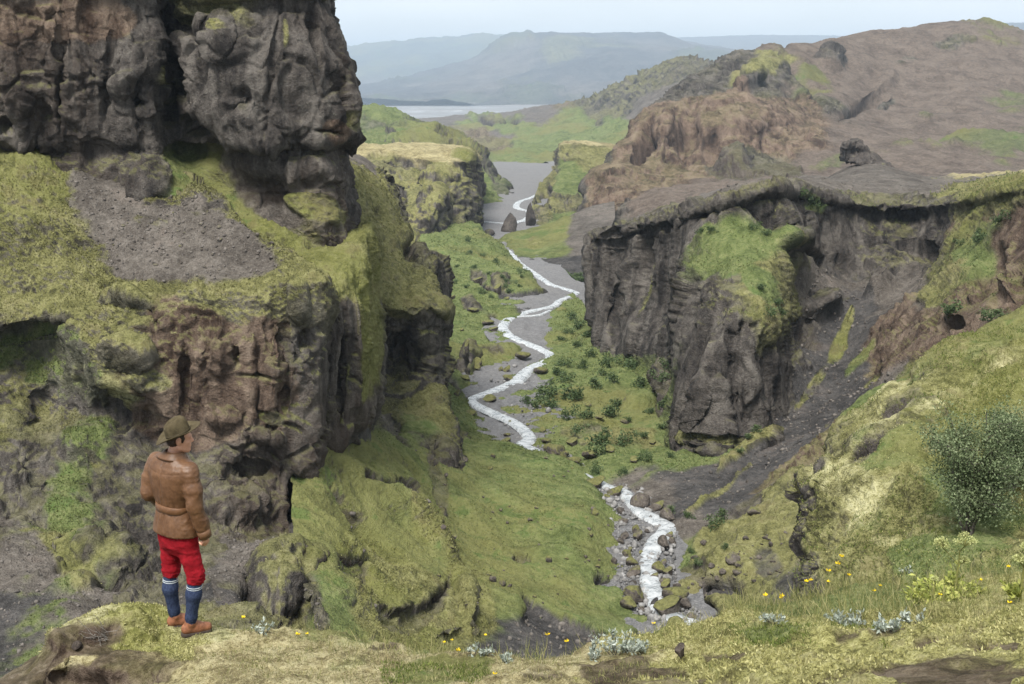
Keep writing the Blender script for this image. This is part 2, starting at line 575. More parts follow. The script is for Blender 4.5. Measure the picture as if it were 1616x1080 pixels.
# the outwash plain, one sheet that reaches the horizon
T = NT("outwash_plain")
p_ = T.pos()
nA = T.noise(T.vmul(p_, (0.00045, 0.0016, 1)), 1.0, 6, 0.6, 1.4)
nB = T.noise(T.vmul(p_, (0.002, 0.006, 1)), 1.0, 5, 0.6, 0.6)
ch = T.math('SUBTRACT', 1.0, T.step(T.math('ABSOLUTE', T.math('SUBTRACT', nA, 0.5)), 0.004, 0.014))
ch2 = T.math('SUBTRACT', 1.0, T.step(T.math('ABSOLUTE', T.math('SUBTRACT', nB, 0.47)), 0.004, 0.020))
base = T.ramp(nB, [(0.3, (0.10, 0.10, 0.10)), (0.5, (0.14, 0.135, 0.13)), (0.7, (0.19, 0.165, 0.14))])
base = T.mix(T.math('MULTIPLY', ch2, .6), base, (0.30, 0.32, 0.34)); base = T.mix(T.math('MULTIPLY', ch, .8), base, (0.42, 0.44, 0.46))
T.bsdf(base, 0.6, 0.3)
xs = np.concatenate([-np.geomspace(20000, 200, 12), np.geomspace(200, 20000, 12)])
ys = np.linspace(-3000, 20000, 40)
gx, gy = np.meshgrid(xs, ys[::-1])
pl = obj("outwash_plain", mesh_from("outwash_plain", np.stack([gx, gy, np.full_like(gx, -142.0)], -1).reshape(-1, 3), grid_faces(len(ys), len(xs))), T.m)
setting(pl, "grey outwash plain with pale braided river channels below the far mountains", "plain")

def auto(rows):
    return [r.strip() for r in rows.strip().split("\n")]

o = patch("mountain_ridge", auto("""
 440,100,16000,g 480,95,16000,g 560,88,16000,g 640,82,16000,g 760,75,16000,g 860,78,16000,g 960,80,16000,g
 440,90,13500,g 480,84,13500,g 550,77,13500,g 650,66,13500,g 760,60,13500,g 860,63,13500,g 960,70,13500,g
 440,115,11500,g 480,112,11500,g 560,110,11500,g 650,104,11500,g 760,100,11500,g 860,100,11500,g 960,105,11500,g
 440,152,9200,s 480,152,9200,s 560,150,9200,s 650,150,9200,s 760,150,9200,s 860,150,9200,s 960,150,9200,s
"""), M_mtn, step=2.4, rock=10, grass=14, big=60, bigL=1500, tn=500, flow=45, seed=1)
setting(o, "pale flat ridge farthest behind the plain, left of the table mountain", "mountain")
o = patch("mountain_ridge", auto("""
 980,70,17000,s 1100,68,17000,s 1200,66,17000,s 1300,66,17000,s 1450,66,17000,s
 980,64,14000,s 1090,60,14000,s 1200,56,14000,s 1300,58,14000,s 1450,60,14000,s
 980,120,10000,s 1090,120,10000,s 1200,120,10000,s 1300,120,10000,s 1450,120,10000,s
"""), M_mtn, step=2.6, rock=10, grass=14, big=30, bigL=1500, tn=500, flow=30, seed=2)
setting(o, "blue ridge on the horizon between the table mountain and the brown hill", "mountain")
o = patch("mountain", auto("""
 1470,80,11500,d 1540,60,11500,d 1600,56,11500,d 1700,56,11500,d 1800,60,11500,d
 1500,62,9500,d 1552,42,9500,d 1600,36,9500,d 1690,35,9500,d 1800,45,9500,d
 1480,110,7500,d 1540,110,7500,d 1600,110,7500,d 1690,110,7500,d 1800,110,7500,d
"""), M_mtn, step=2.6, rock=10, grass=14, big=40, bigL=1500, tn=500, flow=30, seed=3)
setting(o, "dark blue mountain peeking over the shoulder of the brown hill", "mountain")
o = patch("mountain", auto("""
520,158,9500,dr 640,130,9500,d 740,100,9800,d 830,76,10000,dr 880,66,10500,g 960,66,10500,d 1040,66,10500,ds 1120,80,10500,s 1260,110,10500,d 1400,130,10500,dg
 540,146,8200,d 640,122,8600,dg 740,96,8800,ds 825,66,9000,g 872,56,9000,d 955,56,9000,dr 1040,54,9000,dr 1100,72,8800,s 1250,100,8500,ds 1400,115,8500,d
 545,149,7700,d 645,134,7900,ds 745,114,8000,ds 825,90,8100,s 875,74,8200,dr 960,72,8200,dr 1045,74,8200,s 1110,90,8000,dr 1250,112,8000,d 1400,125,8000,ds
 550,152,7200,s 650,143,7200,dg 750,130,7200,s 830,116,7200,dg 885,104,7300,dr 965,98,7300,d 1050,102,7300,dg 1120,115,7200,g 1250,130,7000,dg 1400,140,7000,g
 560,155,6900,ds 655,152,6700,d 755,147,6600,s 835,143,6600,ds 890,138,6600,s 970,134,6500,ds 1060,136,6500,ds 1130,140,6500,s 1250,150,6500,d 1400,150,6500,ds
 560,160,6700,dr 660,162,6300,g 760,161,6200,dg 840,162,6100,dg 900,163,6050,dr 980,164,6000,ds 1070,165,6000,dr 1140,165,6000,g 1250,165,6000,s 1400,165,6000,ds
 560,170,-150,d 660,170,-150,d 760,170,-150,d 840,170,-150,d 900,170,-150,d 980,170,-150,d 1070,170,-150,d 1140,170,-150,d 1250,170,-150,d 1400,170,-150,d
"""), M_mtn, step=2.4, rock=14, grass=14, big=60, bigL=900, tn=260, flow=95, steep=.55, rocky=.8, seed=4)
setting(o, "broad flat-topped table mountain in blue haze behind the plain", "mountain")

o = patch("distant_hills", auto("""
 640,200,2900,s 680,195,2900,s 740,188,2800,s 800,185,2700,s 850,176,2600,s 895,172,2500,b 935,172,2300,r 965,156,2200,r 1000,140,2100,r 1040,118,2050,r 1080,108,2000,r 1115,112,1950,r 1180,135,1900,s
 640,196,2500,s 680,190,2400,s 740,183,2400,s 800,178,2300,s 850,168,2200,s 895,163,2100,b 932,157,1900,r 960,143,1800,r 1000,125,1750,r 1040,106,1700,r 1080,93,1650,r 1112,101,1600,r 1180,125,1500,s
 650,204,2100,s 685,203,2050,s 740,200,2000,g 800,192,1950,g 850,190,1850,s 900,184,1750,g 938,180,1700,r 978,160,1650,r 1018,138,1600,r 1058,122,1550,r 1100,122,1500,r 1130,130,1450,r 1190,150,1400,s
 660,216,1850,b 690,215,1800,b 740,214,1800,b 795,210,1750,s 845,208,1700,g 895,202,1650,g 936,200,1600,g 980,180,1580,r 1022,160,1500,s 1060,146,1480,s 1105,142,1450,s 1140,150,1400,s 1200,170,1350,s
 670,240,1600,s 700,238,1600,b 745,240,1500,b 792,238,1480,b 842,232,1450,g 892,224,1450,g 936,220,1450,g 984,205,1420,g 1025,190,1380,s 1065,175,1350,s 1110,170,1300,s 1150,175,1300,s 1200,190,1250,s
 690,266,1100,b 720,266,1090,b 752,266,1075,d 796,266,1060,g 842,265,1060,g 892,264,1080,g 936,260,1100,g 984,250,1150,g 1030,235,1150,g 1070,220,1150,g 1120,205,1150,s 1160,200,1150,s 1200,210,1100,s
"""), M_far, step=2.3, rock=8, grass=3, big=9, bigL=160, tn=50, flow=10, seed=5, steep=.5, rocky=.8, paint=[
  (790,198,60,14,15,'g',1),(775,192,26,7,15,'r',1),(760,235,45,14,5,'b',.8),(860,215,60,10,-25,'g',1),(950,175,14,30,20,'r',1),(940,165,10,18,0,'r',1)],
  sculpt=[(760,195,26,9,10,-25),(805,192,20,8,10,-20)])
setting(o, "brown and green hills with a jagged ridge before the outwash plain", "hill")

o = patch("hill", auto("""
 480,180,1100,g 540,180,1100,g 600,184,1080,g 660,200,1060,g 705,220,1000,g 760,262,900,g 800,300,780,r 812,310,760,r
 480,172,950,g 540,170,950,g 600,175,940,g 660,191,900,r 705,210,850,g 755,245,770,r 795,282,705,r 806,302,660,r
 480,200,880,r 540,203,870,r 610,205,850,r 670,208,820,g 715,240,770,r 757,272,720,g 788,298,660,r 806,309,-66.5,r
 480,240,800,g 540,240,790,g 610,240,770,r 680,245,740,g 720,278,690,g 752,298,645,b 776,308,-65,g 795,315,-66,r
 500,300,700,g 560,300,690,g 620,300,660,g 690,300,640,g 730,322,590,g 752,325,-64,g 772,325,-66,g 790,325,-68,g
 500,330,640,g 560,330,630,g 620,330,610,g 690,330,580,g 730,352,-64,g 752,352,-66,g 772,352,-68,g 790,352,-70,g
"""), M_far, step=1.7, rock=5, grass=1.5, big=7, bigL=60, tn=22, flow=5, seed=6, steep=.5, rocky=.9, mossy=.6, cover='g')
setting(o, "dark green hill with rocky brow falling to the grey river flat", "hill")

o = patch("headland_cliff", auto("""
 930,245,860,r 905,238,820,y 935,236,820,y 985,240,820,y 1040,250,820,y
 893,234,760,r 893,224,725,y 932,225,725,y 985,232,720,y 1040,240,720,y
 876,250,715,r 882,240,685,r 935,248,680,m 985,255,670,g 1040,260,670,g
 872,268,685,r 888,262,655,g 930,268,650,m 985,275,640,g 1040,280,640,g
 852,290,640,m 880,290,615,r 920,288,615,g 972,300,600,g 1040,310,600,g
 842,315,590,r 866,318,560,r 905,318,570,r 955,328,560,g 1040,335,560,g
 834,345,520,r 854,350,490,r 886,345,500,g 940,345,500,g 1040,350,520,g
 829,368,480,r 854,372,-64,r 886,368,450,g 940,365,460,g 1040,365,480,g
"""), M_far, step=1.5, rock=3.2, grass=1.2, big=3, bigL=30, tn=14, seed=7, mossy=.9, sculpt=[(858,310,14,26,10,-6),(900,255,20,5,10,-6)],
  paint=[(945,255,40,12,20,'m',.8),(900,290,30,20,0,'g',.8)])
setting(o, "small mossy cliff headland beside the grey river flat, layered notch on top", "cliff")

o = patch("brown_hill", auto("""
 935,430,560,r 965,310,640,r 1010,235,720,r 1060,170,790,r 1120,130,850,r 1190,105,900,r 1280,90,1050,s 1380,75,1130,s 1470,66,1180,s 1560,70,1200,s 1640,85,1200,s 1740,100,1200,s
 900,420,470,r 932,292,560,r 983,217,640,r 1038,152,700,r 1110,110,760,r 1180,84,820,r 1270,69,930,s 1380,49,1000,s 1470,39,1040,s 1560,44,1060,sg 1640,60,1060,s 1740,80,1060,s
 903,428,455,r 942,305,530,b 993,232,610,b 1050,172,650,b 1125,135,695,rm 1205,108,750,mr 1285,98,870,s 1388,82,935,s 1478,72,975,s 1572,75,985,sg 1655,82,980,s 1740,95,970,s
 904,432,445,r 950,320,505,b 1003,255,580,b 1060,205,615,b 1130,165,640,b 1210,145,690,rm 1288,140,800,s 1385,125,870,s 1480,115,905,s 1578,118,910,s 1655,125,910,s 1740,130,900,s
 905,438,435,r 960,340,485,b 1012,285,550,b 1064,238,595,b 1132,198,612,b 1212,180,632,b 1285,178,720,r 1380,168,800,s 1480,160,830,s 1580,160,840,sg 1655,165,840,sg 1740,170,840,s
 908,442,420,r 968,355,465,r 1020,305,525,b 1080,272,570,b 1148,242,600,b 1222,230,610,b 1285,215,640,b 1380,212,700,s 1480,210,720,s 1580,210,730,sg 1655,210,730,sg 1740,215,730,s
 915,450,400,r 978,368,445,r 1040,312,488,s 1092,296,520,s 1160,276,540,r 1230,266,556,r 1290,258,566,s 1380,262,580,s 1480,262,590,s 1580,262,600,sg 1655,262,600,s 1740,262,600,s
 922,462,380,r 988,398,415,r 1048,340,440,s 1100,322,450,s 1170,302,460,s 1240,292,470,s 1300,284,478,s 1400,290,478,s 1480,290,488,s 1580,290,490,s 1655,290,490,s 1740,290,490,s
"""), M_hill, step=2.1, rock=3.6, aniso=(1, 1, 1.5), grass=1.3, big=8, bigL=70, tn=26, flow=7, seed=8, mixn=1.4, mossy=.15, rocky=.6, moss_thr=.8, sculpt=[
  (1018,225,16,44,20,-26),(1085,215,26,50,12,-14),(1050,215,10,50,14,6),(1130,235,30,40,0,-6),(1180,130,40,14,-25,7),(1210,220,24,40,5,-5),(1310,98,30,18,10,10),(1400,125,26,20,-30,5),
  (1360,170,60,12,-35,-10),(1260,120,16,60,-30,-8),(1155,262,40,16,0,10),(1530,70,50,20,20,5)],
  paint=[(1200,110,60,22,-20,'m',.7),(1290,130,40,20,30,'g',.55),(1265,170,20,30,-30,'g',.42),(1310,98,32,16,10,'r',1),(1400,160,30,10,-40,'r',.9),(1430,95,30,9,-10,'r',.6),
   (1150,180,60,50,0,'b',1),(1020,220,60,60,20,'b',1),(1250,190,60,40,0,'b',.9),(1500,225,60,10,-12,'g',.40),(1560,190,60,14,-10,'g',.38),(1420,235,60,8,-20,'g',.42),
   (1590,230,50,14,0,'g',.42),(1470,185,40,7,-25,'g',.45),(1500,75,40,10,0,'r',.7),(1330,250,60,8,-10,'g',.45),(1155,262,46,16,0,'r',1),(1240,270,30,10,0,'r',.7)])
setting(o, "high brown hill of scree above a fluted rust-brown cliff face with a hollow", "hill")

o = patch("grassy_tongue", auto("""
 770,380,-66,g 800,376,-64,g 832,372,470,g 880,358,480,s 920,340,490,s 970,325,500,s
 786,374,-62,g 806,370,430,g 834,364,440,g 880,350,440,g 922,332,450,s 970,318,460,s
 790,387,-60.5,g 810,386,405,g 840,386,405,m 882,378,408,g 922,362,415,s 970,345,425,s
 806,401,-59.5,g 822,401,380,g 845,401,378,g 882,395,375,g 920,386,380,s 960,378,390,s
 808,413,-59,d 822,412,-58,d 845,414,-57.6,d 882,416,355,d 920,418,352,d 960,420,352,d
 810,425,-61,d 822,427,-61,d 845,432,-61,d 882,440,-60,d 920,445,-60,d 960,445,-60,d
"""), M_far, step=1.5, rock=1.5, grass=0.7, big=1.2, bigL=20, tn=12, seed=9, steep=.3, rocky=.5)
setting(o, "tan and green grassy tongue sloping down to the river bend", "slope")

o = patch("mesa_cliff", auto("""
 440,226,650,y 500,226,650,y 600,228,650,y 690,231,650,y 738,236,640,y 760,250,620,y
 440,234,470,y 500,233,470,y 600,235,470,y 690,240,462,y 738,246,450,m 752,262,520,r
 440,262,440,m 500,262,440,m 600,262,442,r 690,262,432,m 745,272,440,r 760,290,520,r
 440,300,410,m 500,300,410,m 600,300,416,r 680,300,410,mr 750,310,437,r 762,325,510,r
 480,345,385,m 540,345,385,m 620,340,390,r 690,345,392,r 751,355,430,r 762,365,500,r
 520,400,360,m 580,400,360,m 640,390,370,rm 700,402,385,r 741,402,425,r 755,410,480,r
 560,440,330,g 620,440,330,g 670,440,335,g 720,440,340,g 760,430,375,g 780,430,420,g
"""), M_wall, step=1.7, rock=2.4, aniso=(1, 1, 1.2), grass=0.9, big=3.5, bigL=22, tn=11, seed=10, mossy=1.0, moss_thr=.5,
  sculpt=[(625,305,22,14,30,-9),(690,285,30,14,20,-5),(720,350,14,50,5,-4),(680,330,20,40,20,4),(640,250,40,8,10,-4)],
  paint=[(735,330,14,70,0,'r',1),(640,262,60,18,15,'r',.6),(700,310,30,12,20,'m',.8),(540,250,60,14,20,'s',.9)])
setting(o, "flat-topped mossy mesa cliff across the canyon behind the near crag", "cliff")

o = patch("green_valley_slope", auto("""
 700,345,430,g 728,352,420,g 752,358,412,g 782,385,385,g 806,405,365,g 815,414,0,g 822,424,-61,d
 640,400,350,g 690,408,335,g 740,425,325,g 795,440,308,g 840,452,296,g 866,466,0,d 885,478,-58,d
 620,440,310,g 680,448,300,g 725,460,290,g 770,470,280,g 800,482,268,g 835,490,0,d 850,500,-56,d
 610,480,280,g 660,485,268,g 700,494,262,g 745,502,254,g 772,508,248,g 796,516,0,g 806,522,-55,g
 610,530,240,g 660,528,232,g 695,534,226,g 735,545,219,g 770,556,212,g 808,566,0,g 820,572,-54,g
 630,580,205,r 670,570,202,r 695,578,197,r 712,590,190,g 735,594,188,g 760,598,0,g 775,606,-53,g
 640,630,178,r 680,620,176,r 705,622,172,r 722,628,168,r 730,634,-49.5,g 738,640,-50.5,g 750,648,-52,g
"""), M_wall, step=1.45, rock=1.3, grass=0.55, big=1.6, bigL=16, tn=9, flow=1.2, seed=11, steep=.5, rocky=.7,
  scarps=[([(745,440),(800,462),(860,462),(880,470)],1.2,16,'d',.9),([(765,498),(785,506),(805,515)],1.2,12,'r',.9),([(700,560),(720,566),(745,590)],1.5,22,'r',.8)],
  paint=[(790,450,14,14,20,'r',1),(755,440,16,10,20,'r',.8),(745,490,20,10,30,'r',.7),(850,475,30,8,15,'d',.9),(780,510,22,7,30,'r',.7),(735,575,16,22,10,'r',.9),(775,560,22,10,10,'r',.6)],
  sculpt=[(790,448,14,14,20,2.5),(745,485,18,8,30,2),(740,575,14,20,10,3)])
setting(o, "green grassy canyon slope with rock knobs left of the winding river", "slope")

o = patch("plateau_cliff", auto("""
 955,372,330,s 985,360,330,s 1005,346,360,sr 1045,330,400,sr 1085,318,440,sr 1150,300,470,s 1230,288,480,s 1290,280,480,s 1370,280,480,s 1460,281,470,s 1530,278,460,y 1616,272,440,y 1730,268,440,y
 945,376,260,sr 955,366,258,r 1000,350,255,rs 1050,334,250,rm 1092,322,240,rs 1150,303,230,s 1230,289,232,s 1290,287,240,s 1370,290,260,s 1460,292,260,s 1530,290,240,ms 1616,281,210,ms 1730,272,200,ms
 945,380,245,r 931,375,215,r 984,358,205,r 1048,341,190,r 1088,332,178,r 1150,308,170,r 1230,292,175,r 1290,300,198,r 1370,317,206,r 1460,317,206,r 1530,309,180,m 1616,290,155,m 1730,280,150,m
 945,400,242,r 929,394,213.5,r 985,375,203,r 1049,360,187,r 1089,348,175,r 1150,328,168,r 1230,312,175,r 1290,322,197,r 1370,338,205,r 1460,340,205,r 1530,330,180,m 1616,312,152,mb 1730,305,146,b
 945,425,240,r 927,420,212,r 985,398,203,r 1050,382,186,r 1090,368,172,r 1150,352,166,gr 1230,338,172,r 1290,348,196,r 1370,362,203,r 1460,366,202,r 1528,352,176,mb 1616,338,148,b 1730,330,140,b
 945,472,238,r 927,466,211,r 985,442,201,r 1050,427,183,r 1090,412,166,g 1150,398,157,g 1225,388,161,mg 1290,396,193,r 1370,406,200,r 1460,410,194,r 1518,400,166,g 1616,386,142,b 1730,380,135,b
 945,520,236,r 931,512,209,r 985,500,199,r 1050,480,179,r 1088,462,156,r 1150,445,147,rg 1215,440,150,m 1280,452,185,s 1360,452,192,sd 1440,460,180,s 1500,440,153,m 1616,432,132,b 1730,430,125,b
 952,556,234,r 940,552,206,r 985,545,195,r 1042,540,175,r 1078,532,147,r 1140,488,138.5,r 1220,500,141,rm 1265,512,172,r 1340,512,180,d 1410,515,162,b 1480,492,141,b 1616,478,125,b 1730,470,118,b
 960,575,226,g 955,575,203,g 1000,575,188,g 1050,592,168,g 1074,602,143,r 1132,572,135.5,r 1215,568,137.5,r 1250,568,154,r 1320,570,164,d 1385,575,151,b 1460,552,134,b 1616,512,116,g 1730,500,110,g
 960,600,208,g 965,605,192,g 1010,622,172,g 1050,652,156,g 1072,662,140,r 1132,660,133.5,r 1202,658,135.5,r 1245,640,146,r 1310,622,150,d 1370,622,143,ds 1450,584,126,g 1616,545,106,g 1730,530,100,g
 970,650,182,g 1000,680,162,g 1040,712,148,g 1060,722,140,g 1078,715,135,r 1130,722,130.5,r 1200,706,132.5,d 1240,682,139,d 1300,662,139,d 1360,652,134,d 1440,612,120,g 1616,575,96,g 1730,560,90,g
 990,700,160,g 1020,735,146,g 1060,760,135,g 1080,765,128,g 1095,755,126,g 1145,755,122,d 1210,740,124,d 1250,720,128,d 1310,700,128,d 1370,690,122,d 1450,650,110,g 1616,610,88,g 1730,590,84,g
"""), M_wall, step=2.1, rock=1.35, aniso=(1, 1, 3.2), grass=0.5, big=2.0, bigL=13, tn=6, seed=12, mixn=1.5, mossy=.3, moss_thr=.8,
  sculpt=[(1012,430,14,90,4,-2.5),(1045,470,14,80,6,-2),(965,500,12,60,4,-1.4),(990,470,12,70,5,1.4),(1085,500,14,80,8,-2),(1112,600,12,90,6,1.2),(1150,600,14,100,4,-1.2),(1178,590,12,90,3,1.0),(1215,600,14,80,-6,-1.2),
   (1340,420,70,18,8,-1.5),(1240,380,30,18,30,3),(1275,400,40,10,20,-2.5),(1450,395,40,20,20,-3),(1200,340,40,12,30,-4),(1395,455,40,14,-25,4),(1295,490,36,22,10,4),
   (1495,508,26,12,-8,-5),(1555,420,20,50,30,-3),(1590,450,24,30,10,2),(1110,720,40,5,8,1)],
  scarps=[([(1075,640),(1080,690),(1130,697),(1200,690),(1240,680)],-0.9,5,'m',.7),([(925,385),(985,368),(1050,352),(1090,342)],1.0,14,'r',.8),([(1100,335),(1150,322),(1230,305),(1300,318)],1.2,18,'r',.9)],
  paint=[(1015,440,8,60,4,'m',.8),(1170,390,50,26,-25,'g',1),(1205,455,40,20,35,'g',1),(1240,480,14,40,-20,'m',.8),(1280,320,30,16,35,'g',.9),(1120,370,14,20,0,'g',.8),
    (1330,600,30,60,35,'d',.5),(1290,600,9,60,35,'m',.6),(1360,560,8,50,35,'g',.6),(1385,600,30,8,-35,'m',.6),(1330,530,12,50,25,'m',.9),(1300,470,40,14,0,'r',.9),(1420,440,50,14,-45,'s',.7),(1480,450,16,44,35,'m',1),(1540,390,40,14,-30,'g',.8),(1560,360,30,12,-20,'g',.8),
    (1130,700,60,8,8,'m',.8),(1150,600,80,90,0,'r',1),(1350,380,110,36,5,'r',1),(1600,400,50,60,0,'b',1),(1430,530,60,34,-20,'b',.9),(1560,470,60,20,-20,'b',.9),(1480,360,20,20,0,'r',.8),(1360,295,90,12,3,'s',1),(1180,302,90,7,-8,'s',.8),(1400,310,110,7,3,'r',.9)])
setting(o, "dark columned cliff with mossy amphitheatre and flat plateau right of the river", "cliff")

o = patch("right_valley_slope", auto("""
895,455,-57,d 906,468,0,g 918,478,268,g 935,498,240,g 975,520,222,g 1040,540,200,r 1070,535,212,r
 850,500,-55,g 868,515,0,g 890,520,232,g 925,535,215,g 975,545,204,g 1040,560,190,r 1070,555,202,r
 848,552,-53,g 866,565,0,g 900,556,208,g 940,560,204,g 990,568,194,g 1060,575,180,r 1090,570,192,r
 780,620,-50.5,g 800,628,0,g 850,612,178,g 930,600,183,g 1010,592,182,g 1070,590,165,r 1100,585,177,r
 780,650,-49.5,g 800,655,0,g 862,642,166,g 950,640,165,g 1050,645,160,g 1100,640,150,r 1130,635,162,r
 830,705,-48,g 848,705,0,g 895,692,145,g 972,692,146,g 1070,702,143,g 1130,690,140,r 1160,685,152,r
 905,748,-46,g 925,750,0,g 980,732,129,g 1050,742,127,g 1130,722,131,g 1200,690,134,d 1260,670,148,d
 965,790,-45,s 990,790,0,s 1050,772,116,s 1125,752,121,d 1205,722,128,d 1290,670,134,d 1350,650,148,d
 1030,845,-44,s 1045,840,0,s 1085,812,106,s 1155,782,111,d 1262,702,123,d 1350,640,130,d 1410,620,144,d
 1050,895,-43.5,g 1066,888,0,g 1115,852,98.5,m 1195,792,105,md 1292,702,116,b 1390,620,124,g 1630,550,118,g
 1060,945,-43,m 1078,938,0,m 1135,902,91,m 1215,832,97,m 1305,742,106,db 1400,660,112,g 1640,590,106,g
 1085,1000,-42.5,d 1105,990,0,d 1165,962,83,md 1245,902,87,dm 1325,802,94,d 1420,700,100,g 1660,630,94,g
 1110,1060,-42,d 1125,1045,0,d 1205,1022,74,md 1285,962,77,d 1365,862,83,d 1460,760,88,g 1700,690,82,g
 1180,1260,-42,d 1215,1240,0,d 1300,1230,58,d 1390,1180,60,d 1480,1080,64,d 1580,960,68,g 1820,880,64,g
"""), M_mid, step=2.3, rock=0.9, grass=0.35, big=1.0, bigL=11, tn=5, flow=0.9, fdir=((1250,690,118),(1060,850,100)), seed=13, mixn=1.4, steep=.45, rocky=.7,
  scarps=[([(1090,925),(1120,908),(1160,912),(1185,925)],1.2,45,'d',.9),([(1070,945),(1100,935),(1140,950)],.8,30,'r',.7),([(1190,720),(1240,672),(1300,640),(1340,600)],2.2,40,'r',1),([(1130,810),(1170,800),(1215,790)],.6,14,'r',.7)],
  sculpt=[(1180,735,80,8,-38,-.8),(1250,765,60,8,-38,.8),(1010,640,30,10,-10,1.5),(1050,610,12,50,5,2.5),(930,690,40,14,10,1.5)],
  paint=[(1200,745,110,16,-38,'d',1),(1110,780,60,18,-30,'d',1),(1250,680,60,16,-38,'r',1),(1280,650,50,14,-36,'r',.9),(1190,705,90,7,-38,'m',.9),(1140,770,70,6,-38,'m',.9),(1230,740,70,8,-38,'b',.7),
    (1110,920,40,20,10,'r',.6),(1215,900,30,40,-30,'d',.6),(1150,850,50,20,-35,'m',.8),(1230,830,50,14,-35,'m',.7),(1050,615,14,50,5,'r',.9),(935,700,50,16,15,'r',.5),(960,690,90,24,5,'m',.6),(1180,800,30,12,-30,'r',.7),(1100,965,50,16,0,'d',.8)])
setting(o, "green and dark scree slope between the columned cliff and the stream", "slope")

o = patch("left_canyon_wall", auto("""
 470,235,190,s 520,230,190,s 556,236,190,s 585,252,190,s 606,268,190,r 625,300,210,r
 470,240,172,s 520,238,170,s 560,243,170,s 588,262,172,s 606,285,174,r 630,315,195,r
 480,295,152,m 530,290,150,m 570,300,150,m 612,330,155,m 642,368,160,r 660,390,182,r
 490,370,137,m 535,365,135,m 580,375,135,m 632,400,141,m 686,412,148,r 700,425,172,r
 500,430,126,m 545,425,125,m 590,438,125,m 642,458,129,m 690,470,136,m 706,478,160,r
 510,480,119,m 552,480,119,m 592,480,119,m 642,490,121.5,m 698,490,127,mr 708,500,150,r
 510,505,124,r 556,505,124,r 592,508,124,r 642,512,125,r 697,512,128.5,r 708,520,150,r
 520,570,123,r 562,570,123,r 594,580,124,r 642,588,125.5,r 697,590,129,r 708,600,150,r
 530,640,117,r 565,640,118,r 602,648,119,rm 645,645,121,m 698,635,124.5,m 712,640,145,r
 550,720,108,g 590,715,108.5,g 632,715,110,g 668,705,113,rg 719,695,118,r 732,700,138,r
 570,770,100,g 605,770,101,g 642,775,103,g 684,765,107,r 722,750,111.5,r 738,755,130,g
 580,820,92,g 620,820,92,g 660,820,94,g 700,815,99,g 735,800,104,g 755,800,118,g
"""), M_mid, step=1.85, rock=0.95, aniso=(1.2, 1.2, .9), grass=0.42, big=1.6, bigL=10, tn=5, seed=14, mixn=1.5, mossy=.6, moss_thr=.55, steep=.45,
  sculpt=[(640,560,44,50,0,-4),(610,680,40,22,25,-2.5),(690,500,20,10,20,-2),(660,480,40,10,25,1.2),(700,720,14,30,0,1),(650,380,14,40,0,-2)],
  paint=[(645,560,60,55,0,'r',1),(600,670,40,30,30,'r',.8),(660,440,16,30,10,'r',.6),(690,730,20,40,0,'r',.7),(660,390,20,40,10,'r',.7),(600,330,26,30,40,'m',.9),(620,290,16,20,20,'r',.6),(660,680,30,10,0,'g',.8)])
setting(o, "mossy canyon wall with a dark overhanging hollow behind the wet buttress", "cliff")

